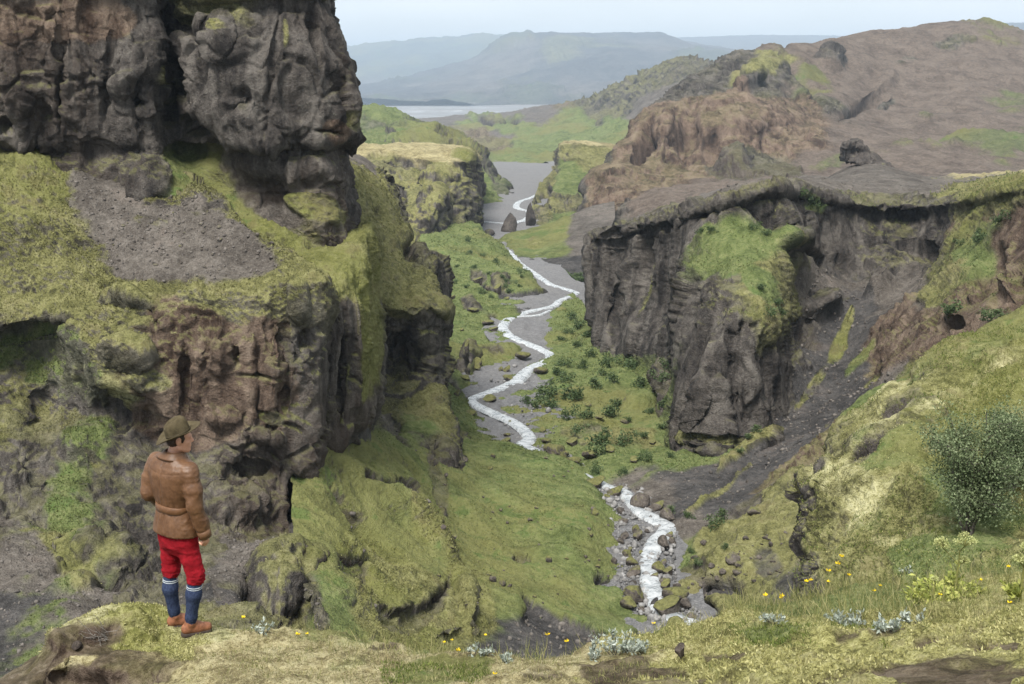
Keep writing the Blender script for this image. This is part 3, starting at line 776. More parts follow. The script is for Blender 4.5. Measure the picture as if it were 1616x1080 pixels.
o = patch("crag", auto("""
 -190,-120,140,r -10,-120,140,r 110,-120,140,r 235,-120,140,r 262,-120,140,r 300,-120,140,m 400,-100,140,m 470,-70,140,m 505,-60,140,m 520,-40,140,m 520,-30,150,m
 -190,-90,96,r -10,-90,97,r 110,-90,98,r 235,-80,100,r 262,-60,104,rm 300,-30,101,m 400,-20,100,m 468,-16,102,m 500,-14,106,m 512,-8,110,rm 505,0,140,r
 -190,0,94,r -5,0,95,rb 115,0,96.5,rb 235,0,98.5,r 260,0,103,r 295,12,100,m 395,6,98.5,rm 470,5,100,r 505,6,103,r 518,14,107,r 510,20,140,r
 -190,60,93,r -5,60,94.5,rb 115,60,96,rb 240,60,98,r 262,60,104,r 292,60,99,r 392,60,97,r 480,58,98,r 520,58,101,r 541,62,106,r 528,70,138,r
 -190,120,93,r -5,120,94.5,r 115,120,95.5,r 240,120,97,r 264,120,104,r 292,120,98,r 392,120,96,r 485,118,97,r 538,118,100,r 560,120,105,r 540,130,136,r
 -190,180,93.5,r -5,180,95,r 115,180,96,r 242,180,97,r 266,180,102,r 292,185,99,r 390,180,96,r 488,175,97,r 550,172,99.5,r 573,172,104,r 548,185,134,r
 -190,226,94.5,r -5,226,96,r 112,226,96.5,r 242,226,97,r 268,224,100,r 294,225,101,r 385,226,96.5,r 484,226,97.5,r 542,220,99.5,r 566,214,104,r 545,225,134,r
 -190,242,98,r -5,242,98,r 112,240,97.5,r 242,240,97.2,r 270,238,100,g 300,236,103,g 385,236,98.5,r 478,235,99,r 520,234,101,r 534,234,107,r 540,240,134,r
 -190,270,98,r -5,270,98,r 112,262,96.5,r 242,262,95.5,r 275,262,97.5,g 310,265,100.5,g 388,268,98.5,r 478,270,98.3,r 522,268,100.2,r 546,268,106,r 545,275,134,r
 -190,310,97,r -5,310,97,r 112,300,95,r 245,300,93.8,r 290,300,95,g 345,310,98.5,g 410,305,99.5,r 480,305,99,r 524,305,100,r 553,303,105,r 548,310,132,r
 -190,350,96,m -5,350,96,m 112,345,95,s 260,345,94,s 320,345,94,g 385,352,96.5,g 430,345,98.5,rs 485,340,98,rm 528,342,99,m 560,345,104,r 550,350,130,r
 -190,400,94,m -5,400,94,m 130,400,94,s 290,400,93,s 370,395,92.5,g 440,392,94.5,m 470,382,97,rm 500,378,97.5,rm 532,376,98,r 558,388,102,r 550,395,128,r
 -190,450,92,m -5,450,92,m 150,450,92,s 320,450,92,s 410,440,91,g 475,428,93,m 498,412,95,r 515,408,96,r 536,406,97,r 556,412,101,r 550,420,126,r
"""), M_mid, step=2.1, rock=1.15, aniso=(1, 1, 1.5), grass=0.35, big=1.4, bigL=9, tn=6, seed=15, mixn=1.4, mossy=.25, moss_thr=.72,
  sculpt=[(300,205,30,24,15,-5),(272,100,12,70,-12,-4),(222,165,12,9,0,-1.6),(380,160,20,30,20,-1.2),(300,45,40,20,20,-2.2),
   (350,60,20,40,10,1.2),(60,195,30,60,0,-.9),(95,120,10,100,0,-1.4),(170,130,10,90,6,-1),(430,110,10,80,10,-.9),(500,60,10,70,-8,-1),(10,200,14,12,0,-1.5),(520,210,30,9,10,-.9),(200,100,26,70,5,.8),(545,150,9,60,-10,-1)],
  paint=[(250,118,8,20,0,'m',.8),(290,30,20,24,0,'m',.8),(130,30,120,40,0,'b',.6),(530,205,22,18,20,'b',.8),(350,50,14,10,0,'m',.6),(450,50,8,30,0,'m',.5),(560,190,14,20,0,'m',.5),
   (490,325,40,20,15,'m',.9),(330,290,50,30,40,'g',.9),(420,380,50,20,35,'m',.8)])
setting(o, "huge dark overhanging rock crag with mossy brow above the scree slope", "cliff")

o = patch("mossy_slope_and_wall", auto("""
 -190,215,108,m -10,225,106,m 90,245,105,m 165,268,104,s 240,285,102,s 300,292,100,rs 335,303,97,r 345,335,101,m
 -190,232,95.5,m -10,240,95.5,m 85,262,95,m 160,292,94,s 240,300,93.2,sr 310,296,93.5,r 345,305,93,rm 355,340,99,g
 -190,330,91,m -10,340,90.5,m 85,350,90.5,m 165,358,89.5,s 255,358,89.5,s 345,345,89.5,s 402,358,89,m 415,392,95,g
 -190,420,87.5,m -10,420,87,m 95,415,87,m 180,418,86.8,s 280,408,86.5,s 395,412,86,s 470,400,86.5,m 486,430,93,g
 -190,485,84.5,m -10,478,84.5,m 95,452,85,m 188,462,84,m 298,452,83,ms 428,450,82.5,m 512,430,84,m 528,455,91,m
 -190,525,82,rm -10,515,82,rm 80,498,82.6,m 152,498,81.5,m 288,468,81.2,bm 420,478,81,m 507,495,82.5,m 520,520,91,r
 -190,545,86,r -10,535,86.5,g 75,540,84,gm 148,545,79.5,m 288,538,79.5,b 418,538,80,br 503,560,82,r 512,580,91,r
 -190,620,83,gm -10,610,83,mgr 95,620,83,rg 168,602,78,mw 280,618,78.5,b 400,620,79.2,br 498,640,81.5,r 505,660,91,r
 -190,700,79,gr -10,690,79,rgm 102,682,80.5,gm 188,655,81,r 300,690,78,b 402,690,78.5,r 495,722,81,r 505,740,91,r
 -190,780,74,s -10,770,75,r 102,762,76,rgm 202,760,76.5,r 320,760,76,r 402,770,77.5,r 500,798,80,r 508,815,88,r
 -190,860,67,s -10,850,68,sr 102,862,69,grm 204,868,69.5,r 320,850,71,r 420,850,74,r 500,835,77.5,gr 520,850,84,g
 -190,960,59,s -10,960,59,d 102,960,60,rgs 212,960,61,r 330,920,63.5,rd 430,885,67,s 525,885,71,g 560,900,76,g
 -190,1060,51,d -10,1060,51,dg 102,1060,51,rg 222,1050,53,r 340,1010,55,r 440,990,59,r 545,1000,62,rg 580,1010,68,g
 -190,1160,44,d -10,1160,44,g 102,1160,44,g 222,1150,46,r 340,1110,48,r 440,1090,52,r 555,1090,55,r 590,1090,60,g
"""), M_mid, step=2.15, rock=0.85, aniso=(1, 1, 1.25), grass=0.38, big=1.5, bigL=8, tn=4.2, seed=16, mixn=1.7, mossy=.5, moss_thr=.6, steep=.42, rocky=.8,
  sculpt=[(238,505,26,12,15,-2.6),(205,480,60,10,5,1.3),(60,520,80,14,-12,-2.5),(200,560,70,34,10,1.8),(190,625,60,14,12,-2.2),(330,560,50,60,0,1.4),(375,565,16,22,0,-1.3),(350,660,40,30,20,1.0),
   (430,600,16,90,3,1.0),(408,600,12,100,0,-1.2),(450,580,12,100,2,-1.0),(420,690,40,20,10,1.6),(400,740,50,16,10,-1.8),(370,800,60,36,10,1.2),(470,780,22,50,5,-2.2),(240,700,40,30,0,-1.4),(130,700,50,50,40,1.2),
   (30,760,44,46,0,1.6),(10,830,30,14,0,-1.5),(160,890,70,34,10,2.0),(170,935,60,10,10,-1.5),(440,930,50,60,0,2.0),(380,950,20,30,20,-2),(490,930,30,60,0,1.5),(520,980,30,40,0,1.6),(60,640,26,60,35,-1.2),(290,600,9,80,0,-1.2),
   (465,480,20,36,0,1.2),(485,530,16,30,0,-1.0)],
  paint=[(235,505,24,10,15,'d',1),(430,660,26,14,20,'g',1),(200,555,70,34,10,'m',.9),(240,600,50,20,10,'m',.6),(330,570,50,90,0,'b',.8),(170,700,50,40,40,'m',.7),(250,660,50,30,0,'b',.4),
   (30,770,40,50,0,'r',.9),(110,830,40,40,60,'g',.5),(40,900,60,60,45,'s',.8),(120,930,20,90,-30,'m',.6),(440,940,50,60,0,'r',1),(330,470,50,12,5,'m',.7),(230,340,60,14,10,'r',.5),(80,560,60,40,-20,'g',.5),
   (390,290,10,10,0,'r',.5),(300,330,26,14,30,'b',.5),(370,760,70,70,0,'r',1),(470,790,20,60,0,'d',.7),(380,860,40,20,10,'s',.7),(60,430,100,40,0,'m',.8),(210,760,60,50,0,'r',.7),(300,400,110,34,10,'s',.6)])
setting(o, "mossy slope and broken brown rock wall below the crag, scree in the middle", "cliff")

o = patch("wet_buttress", auto("""
 470,385,104,m 500,385,104,m 530,380,104,m 560,360,106,m 585,350,110,m 600,360,125,m
 470,405,93,m 500,402,93,m 525,398,94,m 558,380,97,m 584,372,100,m 600,375,120,m
 480,430,88.5,m 502,430,88.5,m 524,430,88.5,m 556,430,90,m 585,438,94,m 600,445,115,m
 486,470,86.5,m 502,470,86.2,m 524,470,86.2,mr 554,475,87.5,rm 588,480,91,m 602,485,112,r
 486,540,86.2,rm 502,540,85.8,m 524,540,86.2,r 550,540,87.2,r 590,545,91,m 602,545,112,r
 486,600,86,r 502,600,85.6,m 524,600,86.2,r 550,600,87,rm 588,600,91,m 600,600,112,r
 488,660,86,rm 502,660,85.6,m 524,660,86,r 550,660,87,r 580,650,90,r 594,650,110,r
 490,705,86,r 504,712,85.8,rm 524,720,86,r 548,704,87,r 572,672,89.5,r 588,670,108,r
 490,715,89.5,d 506,720,90.5,d 526,724,91,d 550,712,92,d 575,682,94,d 590,680,108,r
 490,745,88,g 510,745,89,g 530,742,90,g 555,735,92,g 580,720,95,g 595,715,106,g
"""), M_mid, step=1.6, rock=0.75, aniso=(1, 1, 3.5), grass=0.25, big=.8, bigL=6, tn=3.5, seed=17, mossy=.5, steep=-.9, rocky=.4,
  sculpt=[(540,590,9,110,3,-.9),(520,580,6,120,2,.5),(512,470,20,14,0,1.0),(565,560,7,110,0,.6)],
  paint=[(508,630,7,100,3,'m',1),(576,540,9,110,2,'m',1),(535,440,40,30,0,'m',.8),(538,620,14,90,0,'r',1),(536,570,7,60,0,'s',.8),(560,620,9,80,0,'r',.7)])
setting(o, "wet rock buttress streaked with yellow-green moss above the green slope", "cliff")

o = patch("lower_green_slope", auto("""
 600,600,200,g 650,580,200,g 690,580,190,g 712,605,180,g 735,635,168,g 760,655,-49.5,g 772,662,-51.5,g
 550,650,125,g 590,645,118,r 645,670,120,r 705,690,128,g 765,690,146,g 800,712,0,g 812,718,-49.5,g
 520,655,96,g 545,668,95.5,g 620,715,100,g 700,740,108,g 790,722,126,g 872,722,131.5,g 885,732,-48.5,g
 480,690,88,g 515,705,86.5,g 600,775,89,gm 690,795,96,g 790,780,107,g 905,742,121,g 962,788,-46.5,g
 460,745,80,g 500,765,80,g 580,830,81.5,gm 680,840,90,g 790,840,97,g 920,815,103.5,g 985,835,-45,g
 460,810,74,g 505,830,73.5,g 575,890,74,m 660,900,80,mg 770,880,90,g 920,870,95,g 990,885,-44.5,g
 470,870,67.5,g 515,885,67.5,g 575,940,66.5,m 655,955,71,m 775,930,82,g 930,920,88,g 1005,935,-43.8,g
 480,930,61,r 525,945,61.5,g 590,990,62,m 680,1000,65.5,mg 790,970,75.5,g 930,960,83.5,g 1035,980,-43.3,g
 490,990,55.5,r 535,1005,56,g 605,1040,57,m 705,1050,60,m 810,1020,67.5,d 940,1000,77,dg 1060,1010,-42.8,g
 500,1070,49,g 545,1085,50,g 620,1110,51,g 725,1120,54,g 830,1100,60,d 960,1080,70,d 1085,1060,-42.5,d
"""), M_mid, step=2, rock=0.7, grass=0.30, big=0.6, bigL=12, tn=5, flow=0.75, fdir=((500,690,87),(760,960,77)), seed=18, mixn=1.3, mossy=.35, steep=.34, rocky=.75, moss_thr=.5, cover='m',
  sculpt=[(640,825,26,170,-44,1.7),(565,830,26,130,-44,-1.6),(530,800,18,90,-42,1.0),(735,955,16,60,-20,1.2),(700,790,30,110,-44,-.8)],
  scarps=[([(812,925),(850,950),(900,975),(945,996),(990,1000),(1050,992)],1.0,70,'d',1),([(585,945),(625,958),(660,955),(700,925),(712,905)],.7,44,'r',1),([(925,905),(960,917),(1000,925)],.9,22,'d',1),
    ([(560,745),(600,762),(650,770),(670,800)],.9,22,'r',.8),([(690,1000),(735,985),(790,975)],.5,16,'m',.5),([(530,870),(575,885),(590,905)],.9,50,'r',.9),([(800,870),(825,882),(850,884)],.5,12,'r',.7)],
  paint=[(655,840,20,60,-30,'m',.8),(700,880,16,80,-30,'m',.6),(570,780,40,60,-35,'g',.9),(530,760,30,50,-35,'g',.9),
    (640,775,22,9,20,'r',.9),(690,700,16,50,10,'r',.9),(700,770,12,50,-20,'r',.6),(820,885,14,8,15,'r',.7),(850,830,120,60,20,'g',.5),(740,950,60,60,0,'m',.6),(900,790,60,16,20,'m',.6)])
setting(o, "smooth bright green grass slope with dark eroded scars above the stream", "slope")

# gravel floor of the canyon
BED = [(1260,1080,1330),(1160,1060,1260),(1085,1030,1190),(1040,1030,1180),(985,1010,1150),(950,960,1095),(900,945,1085),(850,945,1085),(820,940,1090),(780,905,1040),(750,885,1010),
       (720,830,960),(705,770,880),(680,770,900),(650,750,890),(630,710,840),(600,700,860),(575,780,905),(550,780,905),(520,760,890),(490,780,910),(470,800,940),
       (455,815,940),(440,800,905),(420,795,885),(405,780,890),(360,740,900),(330,720,890),(310,720,880),(280,730,890),(266,730,900),(256,720,920),(251,720,930)]
M_bed = NT("river_gravel")
p_ = M_bed.pos()
na, nb_, nc = M_bed.noise(p_, 0.12, 5, 0.6), M_bed.noise(p_, 1.3, 5, 0.75), M_bed.noise(p_, 6.0, 3, 0.7)
gcol = M_bed.ramp(M_bed.math('ADD', M_bed.math('MULTIPLY', nb_, .5), M_bed.math('MULTIPLY', nc, .5)), [(0.34, (0.055, 0.055, 0.058)), (0.5, (0.125, 0.124, 0.126)), (0.66, (0.235, 0.232, 0.232))])
gcol = M_bed.mix(M_bed.math('MULTIPLY', M_bed.step(na, 0.45, 0.65), 0.4), gcol, (0.16, 0.155, 0.15))
M_bed.bsdf(gcol, 0.85, 0.25, M_bed.bump(M_bed.math('ADD', nb_, nc), 0.9, 0.25))
rows = []
BY = [b[0] for b in BED][::-1]; BL = [b[1] for b in BED][::-1]; BR = [b[2] for b in BED][::-1]
yy = np.unique(np.concatenate([np.arange(251, 480, 1.2), np.arange(480, 1086, 2.0), np.arange(1086, 1258, 6.0)]))
nx = 72
G = np.zeros((len(yy), nx, 3))
for i, y in enumerate(yy):
    ex = 34 * float(smooth(560, 640, y))
    l, r_ = np.interp(y, BY, BL) - ex, np.interp(y, BY, BR) + ex * .5
    for j, x in enumerate(np.linspace(l, r_, nx)):
        G[i, j] = P(x, y, zs(y))
V = G.reshape(-1, 3)
dsc = np.clip(V[:, 1] / 110.0, 0.8, 5)
V[:, 2] += 0.28 * fbm(V / 2.0, 4, 0.6, seed=3) * np.minimum(dsc, 1.6) + 0.35 * fbm(V / 9.0, 3, seed=4)
bed = obj("river_bed", mesh_from("river_bed", V, grid_faces(len(yy), nx)), M_bed.m)
setting(bed, "grey gravel river bed winding along the canyon floor", "river bed")

# the river
RIV = [[(1230,1180,40),(1190,1100,36),(1150,1040,30),(1112,1000,26),(1095,987,22),(1062,972,15),(1036,955,12),(1033,935,17),(1024,905,15),(1024,872,14),(1040,848,16),(1056,832,15),(1036,820,16),(1014,808,12),(998,793,9),(986,776,11),(962,768,9),
        (935,757,11),(890,735,12),(850,715,13),(826,703,14),(836,690,11),(822,673,10),(792,657,10),(756,641,9),(744,630,8),(768,620,9),(806,606,11),(824,592,11),(838,580,10),(864,569,10),(869,560,8),(850,549,8),
        (822,538,8),(800,526,8),(794,512,8),(808,500,7),(840,490,6),(870,484,6),(884,474,6),(908,464,6),(900,458,5),(870,449,5),(852,437,5),(838,428,6),(822,418,6),(812,408,6),(800,395,6)],
       [(806,364,4),(812,352,4),(830,346,5),(836,335,4),(816,328,5),(818,319,4),(838,312,3.5),(850,306,3),(862,303,2.5)],
       [(740,352,4),(762,350,4),(790,352,3),(812,352,3)],
       [(815,500,3),(850,497,3),(868,490,3)]]
T = NT("glacial_stream")
p_ = T.pos()
wa_ = T.noise(p_, 0.8, 5, 0.65, 0.6); wb_ = T.noise(p_, 3.2, 4, 0.65, 0.8)
foam = T.math('MULTIPLY', T.step(T.math('ADD', T.math('MULTIPLY', wa_, .6), T.math('MULTIPLY', wb_, .4)), 0.36, 0.68), 0.7)
wc = T.mix(foam, (0.17, 0.185, 0.195), (0.58, 0.60, 0.61))
rg = T.math('ADD', 0.18, T.math('MULTIPLY', foam, 0.5))
T.bsdf(wc, rg, 0.5, T.bump(T.math('ADD', wa_, wb_), 0.35, 0.2))
M_water = T.m
def spline(pts, n):
    pts = np.array(pts, float)
    M, _ = cr_matrix(np.linspace(0, len(pts) - 1, n), len(pts), 0.0)
    return M @ pts
for ri, rv in enumerate(RIV):
    q = []
    for (x, y, hw) in rv:
        pt = P(x, y, zs(y) + 0.32)
        q.append([*pt, 1.15 * hw * pt[1] / FPX])
    n = len(rv) * 22
    S = spline(q, n)
    for _ in range(14):
        S[1:-1] = .5 * S[1:-1] + .25 * (S[:-2] + S[2:])
    tg = np.gradient(S[:, :2], axis=0)
    tg /= np.linalg.norm(tg, axis=1, keepdims=True) + 1e-9
    nr = np.stack([-tg[:, 1], tg[:, 0]], 1)
    jit = fbm(S[:, :3] / 2.5, 3, seed=ri + 2) * 0.3
    cols = []
    for k in np.linspace(-1, 1, 9):
        e = S[:, 3] * (1 + jit * (1 if k > 0 else -1)) * k
        pt = S[:, :3].copy()
        pt[:, :2] += nr * e[:, None]
        pt[:, 2] += 0.10 * (1 - k * k) - 0.28 * (abs(k) == 1) + 0.05 * fbm(pt / 0.9, 3, seed=ri + 6)
        cols.append(pt)
    G = np.stack(cols, 1)
    o = obj("river", mesh_from("river", G.reshape(-1, 3), grid_faces(n, 9)[:, ::-1]), M_water)
    setting(o, ["white rushing stream winding down the canyon gravel", "pale braided channel on the grey river flat below the headland",
                "thin side channel below the mesa cliff", "narrow side channel cutting the gravel bar at the bend"][ri], "river")
# ------------------------------------------------------------------ near slope on the right and the foreground ridge
o = patch("near_right_slope", auto("""
1290,820,32,r 1310,800,30,r 1330,770,30,rm 1340,745,30,r 1420,650,31,m 1490,600,33,m 1565,550,36,g 1640,510,39,g 1780,450,42,g
 1251,754,24.8,r 1272,740,23.05,r 1296,732,22.7,rm 1312,680,23.6,mr 1400,608,24.4,mwr 1480,560,26,mg 1560,512,28,g 1640,470,30,g 1780,410,33,g
 1237,774,23.4,r 1258,760,21.65,r 1282,752,21.3,rm 1320,718,21.4,mwr 1415,655,21.8,mwr 1498,612,22.8,gm 1570,580,24,mg 1650,550,25,gm 1780,510,27,g
 1242,812,22.6,r 1263,798,20.85,r 1287,790,20.5,rm 1330,768,20.0,mw 1428,720,20.2,mg 1510,690,20.7,gm 1580,660,21.4,mg 1660,630,22,g 1780,600,23,g
 1249,862,21.8,r 1270,848,20.05,r 1294,840,19.7,rm 1340,830,18.8,mw 1440,790,18.6,mg 1520,770,18.7,g 1590,740,19,gm 1670,710,19.5,g 1780,690,20,g
 1257,902,20.8,r 1278,888,19.05,r 1302,880,18.7,rm 1350,880,17.7,wm 1450,860,17.2,mg 1530,840,17,g 1600,820,17.2,gm 1680,790,17.6,m 1790,770,18,g
 1274,937,19.8,r 1295,923,18.05,r 1319,915,17.7,rm 1370,925,16.6,mw 1460,920,15.8,g 1540,905,15.4,gm 1610,890,15.2,gm 1690,870,15.4,g 1790,850,15.8,g
 1289,987,19,r 1310,973,17.25,r 1334,965,16.9,rm 1385,970,15.6,gm 1470,965,14.6,g 1550,960,14,g 1620,950,13.6,g 1700,940,13.6,g 1800,930,13.8,g
 1309,1072,18.2,r 1330,1058,16.45,r 1354,1050,16.1,rm 1400,1060,14.8,g 1480,1060,13.6,g 1560,1060,12.8,g 1630,1050,12.2,g 1710,1040,12,g 1800,1030,12,g
"""), M_mid0, step=2.0, rock=0.20, ramp=.8, aniso=(1.4, 1.4, .8), grass=0.13, big=0.36, bigL=1.6, tn=0.9, seed=20, mossy=.8, steep=.25, rocky=.4, moss_thr=.5, cover='m', sharp=12, mixn=1.5,
  sculpt=[(1246,800,10,70,3,-.35),(1262,880,14,40,0,-.3),(1375,690,60,16,-30,.15),(1360,720,50,7,-30,-.35),(1410,650,50,7,-32,-.3),(1290,770,40,20,-30,.25),(1420,600,40,6,-28,-.2)],
  paint=[(1390,665,60,16,-32,'w',.4),(1370,715,44,11,-30,'r',.8),(1420,635,46,9,-32,'r',.7),(1440,600,60,12,-28,'w',.7),(1290,730,30,30,-40,'w',.7),(1330,800,24,40,-40,'w',.6),(1390,860,40,20,-20,'w',.7),(1310,880,20,40,10,'w',.7),(1480,700,30,14,-30,'w',.6),(1560,600,40,12,-20,'w',.7),(1600,660,30,12,-10,'w',.6),(1340,690,30,9,-32,'r',.7),(1300,740,20,7,-32,'r',.7),(1460,580,40,5,-28,'r',.7),(1266,850,24,80,4,'r',1),(1256,785,20,45,4,'r',1),(1320,840,60,60,-30,'m',.6),(1410,720,60,26,-40,'g',.9),(1500,560,40,20,-30,'m',.8),
   (1580,620,60,24,-20,'m',.8),(1600,540,60,24,-20,'g',.9),(1370,900,50,40,0,'m',.8),(1440,880,40,40,0,'g',.9),(1600,700,30,60,0,'g',.6),(1440,770,24,30,0,'m',.8),(1480,640,50,16,-30,'w',.5),(1550,870,60,22,0,'g',.8),(1470,830,40,16,-10,'m',.7)])
setting(o, "near slope of pale moss and green heath with a crumbling rock edge", "slope")

FGX = [-700, -120, 40, 100, 165, 300, 400, 540, 680, 820, 900, 1000, 1100, 1200, 1330, 1480, 1620, 1780, 2200, 2800]
def fg_row(ys, ds, ts):
    ts = ts.split(); ts = [ts[0]] + ts + [ts[-1]] * 2
    ys = [ys[0] + 30] + list(ys) + [ys[-1] - 12, ys[-1] - 30]; ds = [ds[0]] + list(ds) + [ds[-1]] * 2
    return " ".join("%g,%g,%g,%s" % (x, y, d * 0.945, t) for x, y, d, t in zip(FGX, ys, ds, ts))
fg_rows = [
 fg_row([1240,1200,1130,1080,1080,1110,1120,1130,1150,1150,1130,1120,1090,1060,1040,1030,1020], [12]*8+[11]*9, "g r r r g g g g g g g g g g g g g"),
 fg_row([1112,1062,1000,970,984,1006,1020,1042,1064,1056,1022,1008,978,945,926,915,905], [9.3,9.4,9.7,9.9,10.2,10,9.6,9,8.4,8.4,8.7,9,9.4,9.8,10,10,10], "r r r wm wm gy gy yg y yg gm gm g g g g g"),
 fg_row([1100,1050,985,958,970,996,1010,1032,1054,1045,1012,998,968,935,916,905,895], [8.6,8.8,9.2,9.5,9.75,9.6,9.2,8.6,8,8,8.3,8.6,9,9.4,9.6,9.6,9.6], "r rw w mw m gm yg y y y gm m g g gy gm g"),
 fg_row([1120,1075,1016,985,992,1015,1030,1050,1066,1060,1040,1025,1000,972,952,942,932], [8.2,8.4,8.8,9.15,9.4,9.0,8.4,7.8,7.3,7.2,7.2,7.3,7.5,7.7,7.8,7.8,7.8], "r rb b mw mw y y y y ym my m mg mg mg m m"),
 fg_row([1145,1095,1040,1010,1014,1032,1042,1060,1073,1070,1055,1045,1022,1003,984,974,966], [8.0,8.2,8.7,8.85,9.05,8.6,7.9,7.4,6.9,6.8,6.6,6.6,6.7,6.7,6.7,6.7,6.7], "b b b mb m y yw y y y m my m m m m m"),
 fg_row([1165,1120,1066,1040,1038,1048,1056,1070,1082,1080,1070,1062,1045,1032,1016,1006,1000], [7.9,8.0,8.6,8.6,8.7,8.2,7.5,7,6.6,6.4,6.1,6,6,5.9,5.8,5.8,5.8], "b b b b my y y y y my mb mb m m m m m"),
 fg_row([1210,1180,1130,1100,1085,1085,1092,1100,1110,1110,1105,1100,1090,1080,1066,1060,1060], [7.5,7.6,8.1,8.0,7.7,7,6.4,6,5.7,5.4,5,4.7,4.6,4.5,4.4,4.3,4.3], "b b b b my y y y y my mb mb mb mb mb mb mb"),
 fg_row([1320,1290,1240,1210,1200,1200,1200,1200,1200,1200,1200,1200,1180,1170,1160,1150,1150], [6.6,6.6,7,6.8,6,5.4,4.9,4.5,4.2,4,3.8,3.6,3.4,3.3,3.2,3.1,3.1], "b b b b m m y y y m mb mb mb mb mb mb mb"),
 fg_row([2000]*17, [1.6]*17, "b b b b m m y y y m mb mb mb mb mb mb mb")]
M_fg = terrain_mat("foreground_moss", 0.30, pal=dict(
    m=[(0.085, 0.080, 0.028), (0.245, 0.236, 0.085), (0.400, 0.380, 0.180)],
    b=[(0.026, 0.018, 0.013), (0.066, 0.048, 0.036), (0.130, 0.100, 0.078)],
    r=[(0.030, 0.024, 0.018), (0.080, 0.062, 0.046), (0.180, 0.150, 0.120)]), con=0.06)
o = patch("foreground_ridge", fg_rows, M_fg, step=2.8, rock=0.06, ramp=.35, aniso=(1.3, 1.3, .8), grass=0.05, big=0.085, bigL=0.45, tn=0.30, seed=22, mossy=.12, steep=.1, rocky=.3, moss_thr=.6, cover='m', sharp=10, mixn=1.4,
  sculpt=[(150,1000,45,14,-8,-.12),(200,985,60,12,5,.04),(120,1045,50,18,-15,.10),(180,1070,120,16,0,-.16),(260,1010,60,14,0,-.03),(90,1010,24,20,-30,.05)],
  paint=[(150,1002,42,13,-8,'b',1),(150,975,46,12,-12,'w',.6),(120,1048,44,14,-15,'y',.6),(200,1065,110,16,0,'b',.95),(215,1020,40,10,10,'m',.8),(330,1005,40,10,5,'w',.8),(250,985,60,9,0,'m',.7),(280,1030,24,22,60,'m',.7),
    (690,1066,90,24,0,'g',1),(1240,1000,90,12,-8,'g',1),(960,1060,70,16,-8,'b',.9),(1000,1050,40,8,-8,'b',.6),(1300,1040,40,8,-10,'b',.7),(1500,1062,140,16,-6,'b',.7),(1420,1000,60,9,-12,'b',.6),(1560,985,30,6,0,'b',.7),(1140,1040,50,7,-5,'b',.8),(1210,1062,60,9,-6,'b',.9),(1350,1010,40,5,-14,'b',.9),(1460,1022,50,6,-8,'b',.9),(1580,1030,60,8,-8,'b',.9),(1060,1065,70,9,-4,'b',.8),(1530,1000,40,5,-10,'b',.8),(860,1074,60,6,-4,'b',.6),(480,1030,30,5,0,'b',.5),(600,1022,30,4,0,'b',.5),
    (1100,1050,60,10,0,'m',.9),(450,1040,120,24,5,'y',.7),(560,1045,50,14,0,'w',.4),(1300,985,120,18,-8,'m',.5)])
setting(o, "mossy foreground ridge with bare soil patches under the person", "ground")
# ------------------------------------------------------------------ finding the ground
_PJ = {}
def ground(name, x, y):
    """point and normal of a landform where the photo shows it at x, y"""
    if name not in _PJ:
        G, N, _ = SURF[name]
        _PJ[name] = (G.reshape(-1, 3), N.reshape(-1, 3), *proj(G.reshape(-1, 3)))
    V, N, qx, qy = _PJ[name]
    d = (qx - x) ** 2 + (qy - y) ** 2
    m = np.nonzero(d < max(9.0, d.min() * 2.5))[0]
    k = m[np.argmin(V[m, 1])]
    return V[k].astype(float), N[k].astype(float)

